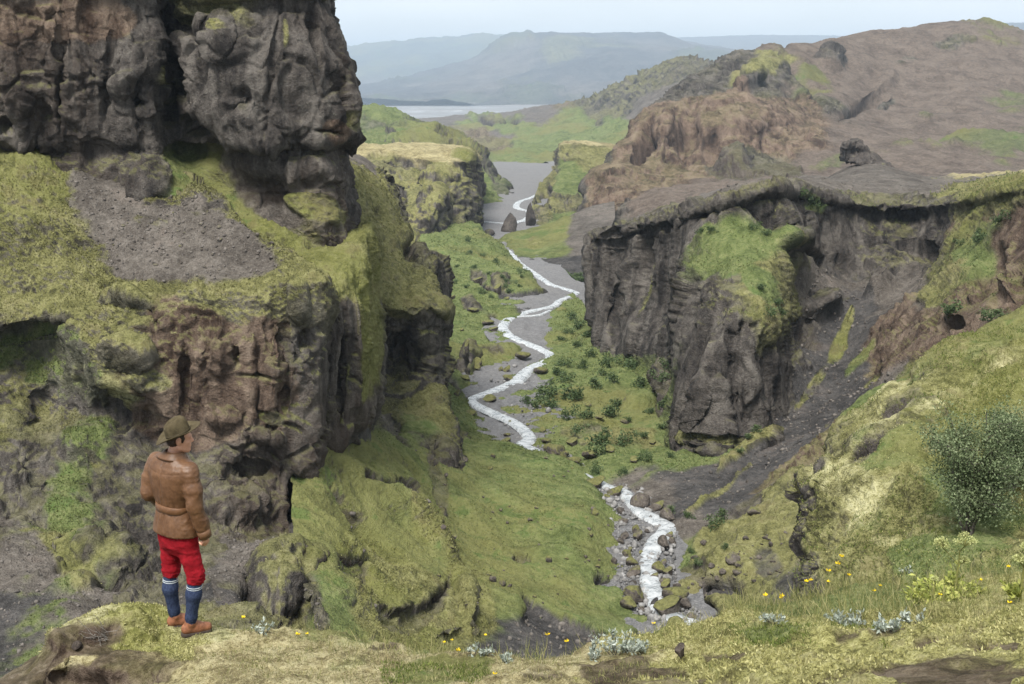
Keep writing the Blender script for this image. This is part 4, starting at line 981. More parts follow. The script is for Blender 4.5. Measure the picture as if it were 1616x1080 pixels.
# ------------------------------------------------------------------ smooth solid modelling for the figure
class Solid:
    def __init__(self, lo, hi, h):
        self.h = h
        self.ax = [np.arange(l, u + h, h, dtype=F32) for l, u in zip(lo, hi)]
        self.f = np.full([len(a) for a in self.ax], 0.5, F32)
    def sub(self, lo, hi):
        s = []
        for a, l, u in zip(self.ax, lo, hi):
            i0, i1 = np.searchsorted(a, l), np.searchsorted(a, u)
            s.append(slice(max(i0, 0), max(i1, i0 + 1)))
        X = self.ax[0][s[0]][:, None, None]; Y = self.ax[1][s[1]][None, :, None]; Z = self.ax[2][s[2]][None, None, :]
        return tuple(s), X, Y, Z
    def put(self, s, d, k, cut=False):
        f = self.f[s]
        if cut:
            self.f[s] = np.maximum(f, -d)
            return
        if k <= 0:
            self.f[s] = np.minimum(f, d)
        else:
            h = np.clip(0.5 + 0.5 * (f - d) / k, 0, 1)
            self.f[s] = f * (1 - h) + d * h - k * h * (1 - h)
    def cone(self, a, b, r1, r2, k=0.02, cut=False):
        a, b = np.array(a, F32), np.array(b, F32)
        r = max(r1, r2) + 0.07
        s, X, Y, Z = self.sub(np.minimum(a, b) - r, np.maximum(a, b) + r)
        ab = b - a
        t = np.clip(((X - a[0]) * ab[0] + (Y - a[1]) * ab[1] + (Z - a[2]) * ab[2]) / (ab @ ab + 1e-9), 0, 1)
        d = np.sqrt((X - a[0] - t * ab[0]) ** 2 + (Y - a[1] - t * ab[1]) ** 2 + (Z - a[2] - t * ab[2]) ** 2) - (r1 + (r2 - r1) * t)
        self.put(s, d, k, cut)
    def chain(self, pts, rad, k=0.02):
        for i in range(len(pts) - 1):
            self.cone(pts[i], pts[i + 1], rad[i], rad[i + 1], k)
    def ell(self, c, r, axes, k=0.02, cut=False):
        c = np.array(c, F32); m = max(r) + 0.07
        s, X, Y, Z = self.sub(c - m, c + m)
        q = [((X - c[0]) * e[0] + (Y - c[1]) * e[1] + (Z - c[2]) * e[2]) / rr for e, rr in zip(axes, r)]
        l = np.sqrt(q[0] ** 2 + q[1] ** 2 + q[2] ** 2)
        self.put(s, (l - 1) * min(r), k, cut)
    def loft(self, zz, ww, dd, cx, cy, R, Fv, k=0.02, p=2.3):
        """a limb or trunk of elliptic sections given at heights zz"""
        z = self.ax[2]
        i0, i1 = np.searchsorted(z, zz[0] - .06), np.searchsorted(z, zz[-1] + .06)
        Z = z[i0:i1][None, None, :]
        X = self.ax[0][:, None, None]; Y = self.ax[1][None, :, None]
        zc = np.clip(z[i0:i1], zz[0], zz[-1])
        W = np.interp(zc, zz, ww).astype(F32)[None, None, :]; D = np.interp(zc, zz, dd).astype(F32)[None, None, :]
        x0 = np.interp(zc, zz, cx).astype(F32)[None, None, :]; y0 = np.interp(zc, zz, cy).astype(F32)[None, None, :]
        r = np.abs((X - x0) * R[0] + (Y - y0) * R[1]) / W; f = np.abs((X - x0) * Fv[0] + (Y - y0) * Fv[1]) / D
        l = (r ** p + f ** p) ** (1 / p)
        d = (l - 1) * np.minimum(W, D)
        d = np.maximum(d, np.maximum(zz[0] - Z, Z - zz[-1]))
        self.put((slice(None), slice(None), slice(i0, i1)), d, k)
    def mesh(self, name, relax=2):
        f = self.f; h = self.h
        ins = f < 0
        c = [ins[i:ins.shape[0] - 1 + i, j:ins.shape[1] - 1 + j, l:ins.shape[2] - 1 + l] for i in (0, 1) for j in (0, 1) for l in (0, 1)]
        n = sum(a.astype(np.int8) for a in c)
        cells = np.argwhere((n > 0) & (n < 8))
        idx = np.full(n.shape, -1, np.int32)
        idx[tuple(cells.T)] = np.arange(len(cells))
        acc = np.zeros((len(cells), 3), F32); cnt = np.zeros(len(cells), F32)
        off = [(i, j, l) for i in (0, 1) for j in (0, 1) for l in (0, 1)]
        val = {o: f[cells[:, 0] + o[0], cells[:, 1] + o[1], cells[:, 2] + o[2]] for o in off}
        for o in off:
            for ax in range(3):
                if o[ax] == 0:
                    o2 = list(o); o2[ax] = 1; o2 = tuple(o2)
                    a, b = val[o], val[o2]
                    m = (a < 0) != (b < 0)
                    t = a[m] / (a[m] - b[m])
                    p = np.tile(np.array(o, F32), (m.sum(), 1)); p[:, ax] += t
                    acc[m] += p; cnt[m] += 1
        V = (cells + acc / cnt[:, None]) * h + np.array([a[0] for a in self.ax])
        Q = []
        for ax in range(3):
            a1, a2 = (ax + 1) % 3, (ax + 2) % 3
            sl0 = [slice(None)] * 3; sl1 = [slice(None)] * 3
            sl0[ax] = slice(0, -1); sl1[ax] = slice(1, None)
            e = np.argwhere(ins[tuple(sl0)] != ins[tuple(sl1)])
            e = e[(e[:, a1] > 0) & (e[:, a2] > 0) & (e[:, a1] < n.shape[a1]) & (e[:, a2] < n.shape[a2])]
            def at(d1, d2):
                q = e.copy(); q[:, a1] += d1; q[:, a2] += d2
                return idx[tuple(q.T)]
            q = np.stack([at(-1, -1), at(0, -1), at(0, 0), at(-1, 0)], 1)
            fl = ~ins[tuple(e.T)]
            q[fl] = q[fl][:, ::-1]
            Q.append(q)
        Q = np.concatenate(Q); Q = Q[(Q >= 0).all(1)]
        for _ in range(relax):
            s = np.zeros_like(V); k = np.zeros(len(V))
            for a, b in ((0, 1), (1, 2), (2, 3), (3, 0)):
                np.add.at(s, Q[:, a], V[Q[:, b]]); np.add.at(s, Q[:, b], V[Q[:, a]])
                np.add.at(k, Q[:, a], 1); np.add.at(k, Q[:, b], 1)
            V = V * 0.5 + 0.5 * s / np.maximum(k, 1)[:, None]
        return V, Q

def vnormals(V, Q):
    n = np.cross(V[Q[:, 2]] - V[Q[:, 0]], V[Q[:, 3]] - V[Q[:, 1]])
    N = np.zeros_like(V)
    for k in range(4):
        np.add.at(N, Q[:, k], n)
    return N / (np.linalg.norm(N, axis=1, keepdims=True) + 1e-12)

def cloth(V, Q, amp, size, seed, stretch=(1, 1, 1)):
    N = vnormals(V, Q)
    n = fbm(V / (size * np.array(stretch)), 3, 0.5, seed=seed, ridge=True)
    return V + N * (amp * n)[:, None]

# ------------------------------------------------------------------ the person
def fabric(name, c1, c2, scale, rough, spec, bump, bd, weave=0.0, sheen=0.0):
    T = NT(name)
    p = T.objco()
    n = T.noise(p, scale, 5, 0.6, 0.3); n2 = T.noise(p, scale * 7, 4, 0.65)
    col = T.ramp(T.math('ADD', T.math('MULTIPLY', n, .65), T.math('MULTIPLY', n2, .35)), [(0.38, c1), (0.62, c2)])
    h = T.math('ADD', n, T.math('MULTIPLY', n2, 0.35))
    if weave:
        wv = T.noise(p, weave, 2, 0.5); h = T.math('ADD', h, T.math('MULTIPLY', wv, 0.5))
    T.bsdf(col, rough, spec, T.bump(h, bump, bd), **({"Sheen_Weight": sheen} if sheen else {}))
    return T.m
M_leather = fabric("brown_leather", (0.066, 0.031, 0.014), (0.128, 0.065, 0.031), 7, 0.50, 0.34, 0.35, 0.010)
M_belt = fabric("belt_leather", (0.090, 0.042, 0.018), (0.135, 0.066, 0.030), 30, 0.45, 0.4, 0.2, 0.003)
M_red = fabric("red_cotton", (0.150, 0.005, 0.009), (0.265, 0.010, 0.018), 14, 0.9, 0.1, 0.5, 0.010, 300)
M_sock = fabric("navy_wool", (0.014, 0.020, 0.045), (0.040, 0.056, 0.105), 60, 0.95, 0.1, 0.6, 0.004, 250)
M_stripe = fabric("pale_wool", (0.30, 0.34, 0.36), (0.42, 0.46, 0.48), 60, 0.95, 0.1, 0.3, 0.002)
M_shoe = fabric("tan_shoe_leather", (0.130, 0.052, 0.026), (0.260, 0.110, 0.058), 40, 0.55, 0.35, 0.3, 0.003)
M_sole = fabric("dark_sole", (0.030, 0.022, 0.018), (0.060, 0.046, 0.038), 40, 0.8, 0.2, 0.3, 0.003)
M_skin = fabric("skin", (0.400, 0.205, 0.135), (0.520, 0.285, 0.195), 25, 0.5, 0.4, 0.1, 0.002)
M_hair = fabric("dark_brown_hair", (0.016, 0.010, 0.007), (0.050, 0.030, 0.020), 60, 0.6, 0.3, 0.6, 0.004)
M_felt = fabric("olive_felt", (0.045, 0.036, 0.020), (0.082, 0.067, 0.039), 24, 0.95, 0.1, 0.3, 0.003, 200)
M_band = fabric("hat_band", (0.030, 0.024, 0.012), (0.050, 0.040, 0.022), 40, 0.8, 0.2, 0.2, 0.002)

gp, _ = ground("foreground_ridge", 290, 992)
# the firm footing where the person stands
man = empty("person", tuple(gp + np.array([0, 0, -0.005])))
man.scale = (.955, .955, 1.025)
man.rotation_euler = (0, math.radians(3.8), 0)
tag(man, "person in brown leather jacket, red breeches and hat looking over the canyon", "person")
R3, F3, U3 = np.array([.866, -.5, 0]), np.array([.5, .866, 0]), np.array([0, 0, 1.])
HF, HR = np.array([.945, .327, 0]), np.array([.327, -.945, 0])
HC = np.array([-.045, .015, 1.650])
hd = lambda f, r, u: HC + HF * f + HR * r + U3 * u
HAX = (HF, HR, U3)
S_R, E_R, W_R = np.array([.075, -.100, 1.418]), np.array([.128, -.150, 1.15]), np.array([.205, -.115, .905])
S_L, E_L, W_L = np.array([-.272, .098, 1.418]), np.array([-.318, .055, 1.165]), np.array([-.215, .215, 1.02])

b = Solid((-.47, -.34, 0.0), (.40, .42, 1.86), 0.0082)
b.ell(hd(-.012, 0, .035), (.100, .077, .100), HAX, 0)
b.ell(hd(.028, 0, -.042), (.066, .058, .078), HAX, .03)
b.cone(hd(.074, .012, -.098), hd(.074, -.012, -.098), .019, .019, .02)
b.cone(hd(-.005, .052, -.07), hd(.06, .022, -.10), .016, .014, .02)
b.cone(hd(-.005, -.052, -.07), hd(.06, -.022, -.10), .016, .014, .02)
b.ell(hd(.080, 0, .016), (.020, .050, .013), HAX, .015)
b.cone(hd(.092, 0, .008), hd(.112, 0, -.026), .007, .011, .010)
b.cone(hd(.100, .012, -.030), hd(.100, -.012, -.030), .008, .008, .008)
b.ell(hd(.090, 0, -.058), (.010, .022, .007), HAX, .006)
b.ell(hd(.088, 0, -.070), (.010, .020, .007), HAX, .006)
for s_ in (1, -1):
    b.ell(hd(.098, .031 * s_, -.004), (.012, .016, .010), HAX, cut=True)
    b.ell(hd(.078, .031 * s_, -.004), (.013, .014, .012), HAX, .003)
    b.ell(hd(.060, .045 * s_, -.030), (.022, .014, .018), HAX, .015)
    b.ell(hd(-.012, .076 * s_, -.014), (.020, .009, .032), HAX, .006)
    b.ell(hd(-.008, .086 * s_, -.010), (.010, .006, .018), HAX, cut=True)
b.cone(hd(-.03, 0, -.075), (-.10, .005, 1.47), .052, .062, .03)
b.loft([.84, .95, 1.07, 1.2, 1.34, 1.42, 1.48], [.165, .16, .135, .155, .175, .165, .08], [.11, .11, .09, .10, .11, .10, .07],
       [-.06, -.068, -.08, -.09, -.10, -.10, -.10], [0] * 7, R3, F3, .03)
b.chain([S_R, E_R, W_R], [.052, .042, .028], .03)
b.chain([S_L, E_L, W_L], [.052, .042, .028], .03)
for hp, kn, an_, to in (((.015, -.045, .84), (.112, -.052, .50), (.074, -.055, .09), (.19, .025, .04)), ((-.135, .045, .84), (-.125, .055, .50), (-.092, .062, .09), (.04, .135, .04))):
    hp, kn, an_, to = map(np.array, (hp, kn, an_, to))
    cf = kn * .62 + an_ * .38 - F3 * .012
    b.chain([hp, kn, cf, an_], [.085, .054, .052, .036], .03)
    b.chain([an_, an_ * .45 + to * .55 - np.array([0, 0, .01]), to], [.034, .034, .026], .02)
def hand(wr, down, side, front):
    """wrist, direction of the palm, direction the fingers curl to, direction of the index side"""
    down, side, front = [v / np.linalg.norm(v) for v in (down, side, front)]
    L = [.036, .043, .040, .031]
    for i, o in enumerate((.030, .010, -.010, -.028)):
        k0 = wr + down * .012 + front * o * .6
        k1 = wr + down * (.078 - abs(i - 1) * .004) + front * o
        b.cone(k0, k1, .014, .0115, .010)
        p1 = k1 + (down * .80 + side * .60) * L[i]
        p2 = p1 + (down * -.05 + side * 1.0) * L[i] * .72
        p3 = p2 + (down * -.75 + side * .60) * L[i] * .55
        b.chain([k1, p1, p2, p3], [.0105, .0092, .0085, .0075], .003)
    t0 = wr + down * .022 + front * .026
    t1 = t0 + down * .030 + front * .016 + side * .022
    t2 = t1 + down * .030 + front * .004 + side * .010
    b.chain([t0, t1, t2], [.0125, .0105, .0085], .006)
hand(W_R, np.array([.12, .10, -.98]), -R3 + np.array([0, 0.1, 0]), F3)
hand(W_L, np.array([.55, .70, -.45]), -F3 * .3 + R3 * .9, np.array([.2, .3, .9]))
V, Q = b.mesh("body", 1)
obj("body", mesh_from("body", V, Q), M_skin, man)
del b

# hair under the hat
b = Solid((-.22, -.14, 1.50), (.14, .18, 1.82), 0.006)
b.ell(hd(-.016, 0, .035), (.098, .080, .095), HAX, 0)
b.ell(hd(-.045, 0, -.030), (.054, .062, .046), HAX, .03)
b.cone(hd(.030, .070, .01), hd(.022, .069, -.02), .010, .008, .01)
b.cone(hd(.030, -.070, .01), hd(.022, -.069, -.02), .010, .008, .01)
b.cone(hd(-.012, .10, -.02), hd(-.012, .06, -.02), .022, .022, cut=True)
b.cone(hd(.10, 0, -.02), hd(.095, 0, .02), .062, .062, cut=True)
V, Q = b.mesh("hair", 1)
N = vnormals(V, Q); V = V + N * (0.004 * fbm(V / np.array([.01, .01, .04]), 3, seed=3))[:, None]
obj("hair", mesh_from("hair", V, Q), M_hair, man)

# jacket
b = Solid((-.50, -.34, .80), (.38, .40, 1.62), 0.008)
JZ = [.868, .90, .96, 1.03, 1.085, 1.13, 1.20, 1.28, 1.36, 1.42, 1.462, 1.502, 1.525]
JW = [.222, .217, .204, .178, .160, .170, .190, .210, .228, .232, .212, .130, .082]
JD = [.158, .156, .150, .134, .120, .130, .140, .147, .150, .138, .112, .086, .076]
JX = [-.062, -.064, -.068, -.076, -.082, -.085, -.090, -.095, -.10, -.10, -.10, -.10, -.098]
b.loft(JZ, JW, JD, JX, [.005] * 13, R3, F3, 0)
b.chain([S_R + np.array([0, 0, .0]), E_R * .55 + S_R * .45 + R3 * .012, E_R, E_R * .4 + W_R * .6 + F3 * .006, W_R], [.068, .068, .062, .057, .050], .030)
b.chain([S_L, E_L * .55 + S_L * .45 - R3 * .012, E_L, E_L * .4 + W_L * .6, W_L], [.068, .068, .062, .057, .050], .030)
V, Q = b.mesh("jacket", 2)
V = cloth(V, Q, .0060, .13, 4, (1, 1, 1.3))
arm = smooth(.17, .20, np.abs((V[:, 0] + .09) * R3[0] + V[:, 1] * R3[1]))
V = V + vnormals(V, Q) * (arm * .006 * fbm(V / np.array([.10, .10, .045]), 3, 0.5, seed=8, ridge=True))[:, None]
# back seam and gathers under the belt
ax = (V - np.array([0, 0, 0])); zc = V[:, 2]
rr = (V[:, 0] - np.interp(zc, JZ, JX)) * R3[0] + V[:, 1] * R3[1]
ff = (V[:, 0] - np.interp(zc, JZ, JX)) * F3[0] + V[:, 1] * F3[1]
back = smooth(.02, -.05, ff) * (np.abs(rr) < .2)
seam = np.exp(-(rr / .006) ** 2) * back
fold = sum(np.exp(-((rr - c0) / .010) ** 2) for c0 in (-.10, -.045, .05, .105)) * smooth(1.0, 1.07, zc) * smooth(1.20, 1.10, zc) * back
fold2 = sum(np.exp(-((rr - c0) / .014) ** 2) for c0 in (-.08, .0, .07)) * smooth(.90, 1.05, zc) * smooth(1.10, 1.06, zc) * back
yoke = np.exp(-((zc - 1.385 - .02 * np.abs(rr) / .2) / .005) ** 2) * back
V = V + vnormals(V, Q) * (-.004 * seam - .010 * fold - .010 * fold2 - .003 * yoke)[:, None]
jk = obj("jacket", mesh_from("jacket", V, Q), M_leather, man)
tag(jk, "brown leather belted jacket")

def ring(name, zz, ww, dd, cx, cy, R_, F_, mat, parent, n=56, tilt=0.0, p=2.3, close=True):
    G = []
    for z, w_, d_, x0, y0 in zip(zz, ww, dd, cx, cy):
        a = np.linspace(0, 2 * math.pi, n, endpoint=False)
        c, s_ = np.cos(a), np.sin(a)
        r = w_ * np.sign(c) * np.abs(c) ** (2 / p); f = d_ * np.sign(s_) * np.abs(s_) ** (2 / p)
        G.append(np.stack([x0 + r * R_[0] + f * F_[0], y0 + r * R_[1] + f * F_[1], z + tilt * r], 1))
    G = np.array(G); m = len(zz)
    i = np.arange(m * n).reshape(m, n)
    a = i[:-1]; b2 = np.roll(i, -1, 1)[:-1]; c = np.roll(i, -1, 1)[1:]; d = i[1:]
    Fq = np.stack([a, b2, c, d], -1).reshape(-1, 4)
    if close:   # join last section to first: a hollow band
        Fq = np.concatenate([Fq, np.stack([i[-1], np.roll(i[-1], -1), np.roll(i[0], -1), i[0]], -1)])
    return obj(name, mesh_from(name, G.reshape(-1, 3), Fq), mat, parent)
bx = float(np.interp(1.085, JZ, JX))
o = ring("belt", [1.056, 1.0555, 1.057, 1.111, 1.1125, 1.112], [.150, .1685, .1710, .1710, .1685, .150], [.112, .1305, .1330, .1330, .1305, .112], [bx] * 6, [.005] * 6, R3, F3, M_belt, jk, tilt=-.02)
o = ring("collar", [1.492, 1.488, 1.502, 1.530, 1.548, 1.543, 1.520], [.128, .142, .128, .092, .082, .074, .076], [.098, .110, .102, .084, .076, .068, .070], [-.10, -.102, -.10, -.09, -.084, -.084, -.09], [.005] * 7, R3, F3, M_leather, jk, tilt=0)
for wr_, el_ in ((W_R, E_R), (W_L, E_L)):
    t_ = (wr_ - el_) / np.linalg.norm(wr_ - el_)
    u_ = np.cross(t_, U3); u_ /= np.linalg.norm(u_); v_ = np.cross(t_, u_)
    G = []
    for along, rad in ((-.035, .054), (-.034, .058), (.030, .055), (.031, .050), (-.0, .044)):
        a = np.linspace(0, 2 * math.pi, 28, endpoint=False)
        G.append(wr_ + t_ * along + np.outer(np.cos(a), u_) * rad + np.outer(np.sin(a), v_) * rad)
    G = np.array(G); i = np.arange(5 * 28).reshape(5, 28); j2 = np.roll(i, -1, 1)
    nx_ = np.roll(i, -1, 0); nj = np.roll(j2, -1, 0)
    obj("cuff", mesh_from("cuff", G.reshape(-1, 3), np.stack([i, nx_, nj, j2], -1).reshape(-1, 4)), M_leather, jk)

# red breeches
b = Solid((-.30, -.20, .40), (.26, .24, 1.0), 0.009)
b.loft([.68, .76, .86, .95], [.10, .160, .176, .165], [.07, .120, .128, .115], [-.052, -.056, -.06, -.066], [0] * 4, R3, F3, 0)
for s_, hp, kn in ((1, (.028, -.048, .82), (.116, -.054, .505)), (-1, (-.132, .048, .82), (-.128, .058, .495))):
    hp, kn = np.array(hp), np.array(kn)
    b.chain([hp, hp * .45 + kn * .55, kn + np.array([0, 0, .03]), kn - np.array([0, 0, .012])], [.102, .080, .070, .072], .022)
Zg = b.ax[2][None, None, :]
b.f = np.maximum(b.f, .452 - Zg)
V, Q = b.mesh("breeches", 2)
low = smooth(.66, .50, V[:, 2])
N = vnormals(V, Q)
V = V + N * (.006 * fbm(V / np.array([.10, .10, .05]), 3, seed=9, ridge=True) + low * .012 * fbm(V / np.array([.09, .09, .026]), 3, seed=12, ridge=True))[:, None]
o = obj("breeches", mesh_from("breeches", V, Q), M_red, man)
tag(o, "red knee breeches gathered below the knees")

for s_, top, cf, an_, he, to in (
        (1, (.112, -.055, .50), (.104, -.070, .36), (.074, -.058, .085), (.040, -.070, .045), (.200, .022, .036)),
        (-1, (-.132, .056, .49), (-.130, .040, .35), (-.094, .060, .085), (-.120, .052, .045), (.040, .135, .036))):
    top, cf, an_, he, to = map(np.array, (top, cf, an_, he, to))
    b = Solid((min(top[0], an_[0]) - .12, min(top[1], an_[1]) - .13, .04), (max(top[0], an_[0]) + .12, max(top[1], an_[1]) + .12, .56), 0.007)
    b.chain([top, cf, an_ * .75 + cf * .25, an_], [.060, .064, .047, .042], .03)
    V, Q = b.mesh("sock", 1)
    N = vnormals(V, Q)
    cx, cy = np.interp(V[:, 2], [an_[2], cf[2], top[2]], [an_[0], cf[0], top[0]]), np.interp(V[:, 2], [an_[2], cf[2], top[2]], [an_[1], cf[1], top[1]])
    an2 = np.arctan2(V[:, 1] - cy, V[:, 0] - cx)
    V = V + N * (.0014 * np.sin(an2 * 34) + .003 * fbm(V / np.array([.08, .08, .03]), 2, seed=3) * smooth(.2, .1, V[:, 2]))[:, None]
    sk = obj("sock", mesh_from("sock", V, Q), M_sock, man)
    for dz in (0.428, 0.413):
        t_ = (dz - cf[2]) / (top[2] - cf[2])
        c_ = cf + (top - cf) * t_; r_ = .064 + (.060 - .064) * t_ + .0005
        ring("stripe", [dz - .003, dz - .003, dz + .003, dz + .003], [r_ - .004, r_ + .003, r_ + .003, r_ - .004], [r_ - .004, r_ + .003, r_ + .003, r_ - .004], [c_[0]] * 4, [c_[1]] * 4, (1, 0), (0, 1), M_stripe, sk, n=40, p=2)
    b = Solid((min(he[0], to[0]) - .10, min(he[1], to[1]) - .10, -.02), (max(he[0], to[0]) + .10, max(he[1], to[1]) + .10, .17), 0.004)
    md = he * .45 + to * .55
    b.chain([he, md + np.array([0, 0, .004]), to], [.043, .046, .040], .02)
    b.cone(he + np.array([.008, .006, 0.01]), an_ + np.array([0, 0, .015]), .042, .046, .02)
    b.cone(an_ + np.array([0, 0, .01]), md + np.array([0, 0, .022]), .040, .034, .02)
    Zg = b.ax[2][None, None, :]
    b.f = np.maximum(b.f, .016 - Zg); b.f = np.maximum(b.f, Zg - .118)
    V, Q = b.mesh("shoe", 1)
    sh = obj("shoe", mesh_from("shoe", V, Q), M_shoe, man)
    b = Solid((min(he[0], to[0]) - .10, min(he[1], to[1]) - .10, -.03), (max(he[0], to[0]) + .10, max(he[1], to[1]) + .10, .06), 0.004)
    fl = np.array([1, 1, 0])
    b.chain([he * fl, md * fl, to * fl], [.046, .049, .044], .02)
    Zg = b.ax[2][None, None, :]
    b.f = np.maximum(b.f, -.012 - Zg); b.f = np.maximum(b.f, Zg - .019)
    V, Q = b.mesh("sole", 1)
    obj("sole", mesh_from("sole", V, Q), M_sole, sh)

# felt hat: pinched crown, wide brim turned up at the back of the head
n, prof = 72, [(0.088, -.012), (.090, .03), (.088, .068), (.081, .100), (.063, .118), (.036, .122), (.012, .116), (.0005, .114)]
brim = [(.088, -.012), (.104, -.010), (.128, -.006), (.152, -.001), (.170, .004), (.173, .0075), (.170, .0095), (.152, .006), (.128, .0015), (.104, -.003), (.089, -.004)]
tl = math.radians(20)
HU = U3 * math.cos(tl) - HF * math.sin(tl); HF2 = HF * math.cos(tl) + U3 * math.sin(tl)
hc = HC + U3 * .040 - HF * .010
def hat_ring(sec, brimish):
    G = []
    for (r, z) in sec:
        a = np.linspace(0, 2 * math.pi, n, endpoint=False)
        f, s_ = np.cos(a) * r * 1.16, np.sin(a) * r
        zz = np.full(n, z)
        if brimish:
            q = (r - .088) / .070
            zz += q * (.020 * np.abs(np.sin(a)) ** 2 - .018 * np.maximum(np.cos(a), 0) ** 2 * 0 - .022 * np.maximum(-np.cos(a), 0) ** 1.5 + .006 * np.sin(3 * a + 1))
        else:
            tp = smooth(.08, .12, zz)
            zz = zz - tp * (.030 * np.exp(-(s_ / .026) ** 2) * (1 - .35 * f / .09)) + tp * .016 * (f / .09)
            pin = smooth(.03, .09, zz) * np.exp(-((f - .065) / .035) ** 2) * .35
            s_ = s_ * (1 - pin)
        G.append(hc + np.outer(f, HF2) + np.outer(s_, HR) + np.outer(zz, HU))
    return np.array(G)
def skin_rings(G):
    m = len(G); i = np.arange(m * n).reshape(m, n); j2 = np.roll(i, -1, 1)
    return G.reshape(-1, 3), np.stack([i[:-1], j2[:-1], j2[1:], i[1:]], -1).reshape(-1, 4)
V1, Q1 = skin_rings(hat_ring(prof, False))
hat = obj("hat", mesh_from("hat", V1, Q1), M_felt, man)
tag(hat, "olive felt hat with wide brim")
V1, Q1 = skin_rings(hat_ring(brim, True))
obj("brim", mesh_from("brim", V1, Q1), M_felt, hat)
V1, Q1 = skin_rings(hat_ring([(.090, -.006), (.0925, -.004), (.0925, .014), (.0895, .016)], False))
obj("hat_band", mesh_from("hat_band", V1, Q1), M_band, hat)
# ------------------------------------------------------------------ rocks
def ico(sub):
    bm = bmesh.new()
    bmesh.ops.create_icosphere(bm, subdivisions=sub, radius=1.0)
    V = np.array([v.co for v in bm.verts]); T_ = np.array([[v.index for v in f.verts] for f in bm.faces])
    bm.free()
    return V, T_
_ICO = {k: ico(k) for k in (1, 2, 3, 4)}

def rock_mesh(name, seed, sub=3, cuts=11, rough=0.10, stretch=(1, 1, 1), taper=0.0):
    r = np.random.default_rng(seed)
    V, T_ = _ICO[sub]
    V = V.copy()
    for _ in range(cuts):
        n = r.normal(size=3); n /= np.linalg.norm(n)
        d = r.uniform(0.38, 0.78)
        e = V @ n - d
        V -= np.outer(np.maximum(e, 0), n) * 0.97
    N = V / np.linalg.norm(V, axis=1, keepdims=True)
    V = V + N * (rough * fbm(V * 2.2 + seed, 4, 0.6))[:, None]
    if taper:
        z_ = V[:, 2] / np.abs(V[:, 2]).max()
        V[:, :2] *= (1 - taper * (z_ + 1) / 2)[:, None]
        V[:, 0] += .25 * taper * z_
    V = V / np.abs(V).max(0) * np.array(stretch)
    return mesh_from(name, V, T_)

def boulder_mat(name, c, moss_c, S, moss_lo=0.35, moss_hi=0.75):
    T = NT(name)
    p = T.pos(); g = T.n("NewGeometry")
    n1, n2 = T.noise(p, 0.9 / S, 5, 0.65, .3), T.noise(p, 6.0 / S, 4, 0.7)
    f = T.math('ADD', T.math('MULTIPLY', n1, .5), T.math('MULTIPLY', n2, .5))
    col = T.ramp(f, [(0.38, c[0]), (0.5, c[1]), (0.62, c[2])])
    sx = T.n("SeparateXYZ"); T.set(sx.inputs[0], g.outputs["True Normal"])
    up = T.math('ADD', sx.outputs[2], T.math('MULTIPLY', T.math('SUBTRACT', n1, 0.5), 2.2))
    mcol = T.ramp(n2, [(0.35, moss_c[0]), (0.65, moss_c[1])])
    col = T.mix(T.step(up, moss_lo, moss_hi), col, mcol)
    T.bsdf(col, 0.9, 0.2, T.bump(f, 0.7, S * 0.25))
    return T.m
RC = [(0.030, 0.026, 0.023), (0.075, 0.064, 0.055), (0.135, 0.118, 0.102)]
MG = [(0.062, 0.062, 0.022), (0.140, 0.138, 0.052)]
M_bould = boulder_mat("stream_boulder", RC, MG, 1.6, 0.75, 1.15)
M_bmoss = boulder_mat("mossy_boulder", RC, MG, 1.6, 0.15, 0.6)
M_bdark = boulder_mat("dark_boulder", [(0.014, 0.014, 0.015), (0.040, 0.038, 0.038), (0.080, 0.076, 0.072)], MG, 1.2, 1.1, 1.5)
M_stack = boulder_mat("rock_stack", [(0.020, 0.017, 0.016), (0.052, 0.045, 0.040), (0.095, 0.084, 0.074)], MG, 4.0, 0.9, 1.3)
M_lava = boulder_mat("lava_stone", [(0.012, 0.010, 0.009), (0.045, 0.036, 0.030), (0.095, 0.080, 0.068)], MG, 0.05, 1.5, 1.9)

ROCKS = [rock_mesh("boulder", 40 + i, 3, 9 + i % 4, 0.10) for i in range(7)]
ROCKS.append(rock_mesh("rock_stack", 91, 3, 8, 0.16, taper=.62)); ROCKS.append(rock_mesh("rock_pillar", 93, 3, 6, 0.16, taper=.35))
ROCKS_S = [rock_mesh("stone", 60 + i, 2, 8, 0.12) for i in range(5)]
_mats_done = {}
def rock_variant(i, mat, small=False):
    key = (i, mat.name, small)
    if key not in _mats_done:
        me = (ROCKS_S[i % 5] if small else ROCKS[i]).copy()
        me.materials.clear(); me.materials.append(mat)
        _mats_done[key] = me
    return _mats_done[key]

def boulder(x, y, w_px, h_px, surf, mat, label, group=None, name="boulder", i=None, cat="boulder", depth=1.0, small=False, rz=None, sink=0.25, zlev=None):
    """a rock whose foot shows at x, y and that is w_px wide and h_px high there"""
    if zlev is None:
        p, _ = ground(surf, x, y)
    else:
        p = P(x, y, zs(y) + 0.1 if zlev == 0 else zlev)
    k = (p[1] * CT - p[2] * ST) / FPX
    i = random.randrange(7) if i is None else i
    o = bpy.data.objects.new(name, rock_variant(i, mat, small))
    COL.objects.link(o)
    w, h = w_px * k / 2, h_px * k / 2 * 1.12
    o.scale = (w, w * depth, h)
    o.rotation_euler = (0, 0, random.uniform(-.5, .5) if rz is None else rz)
    o.location = (p[0], p[1] + w * depth * 0.35, p[2] + h * (1 - sink * 2) )
    tag(o, label, cat, group)
    return o

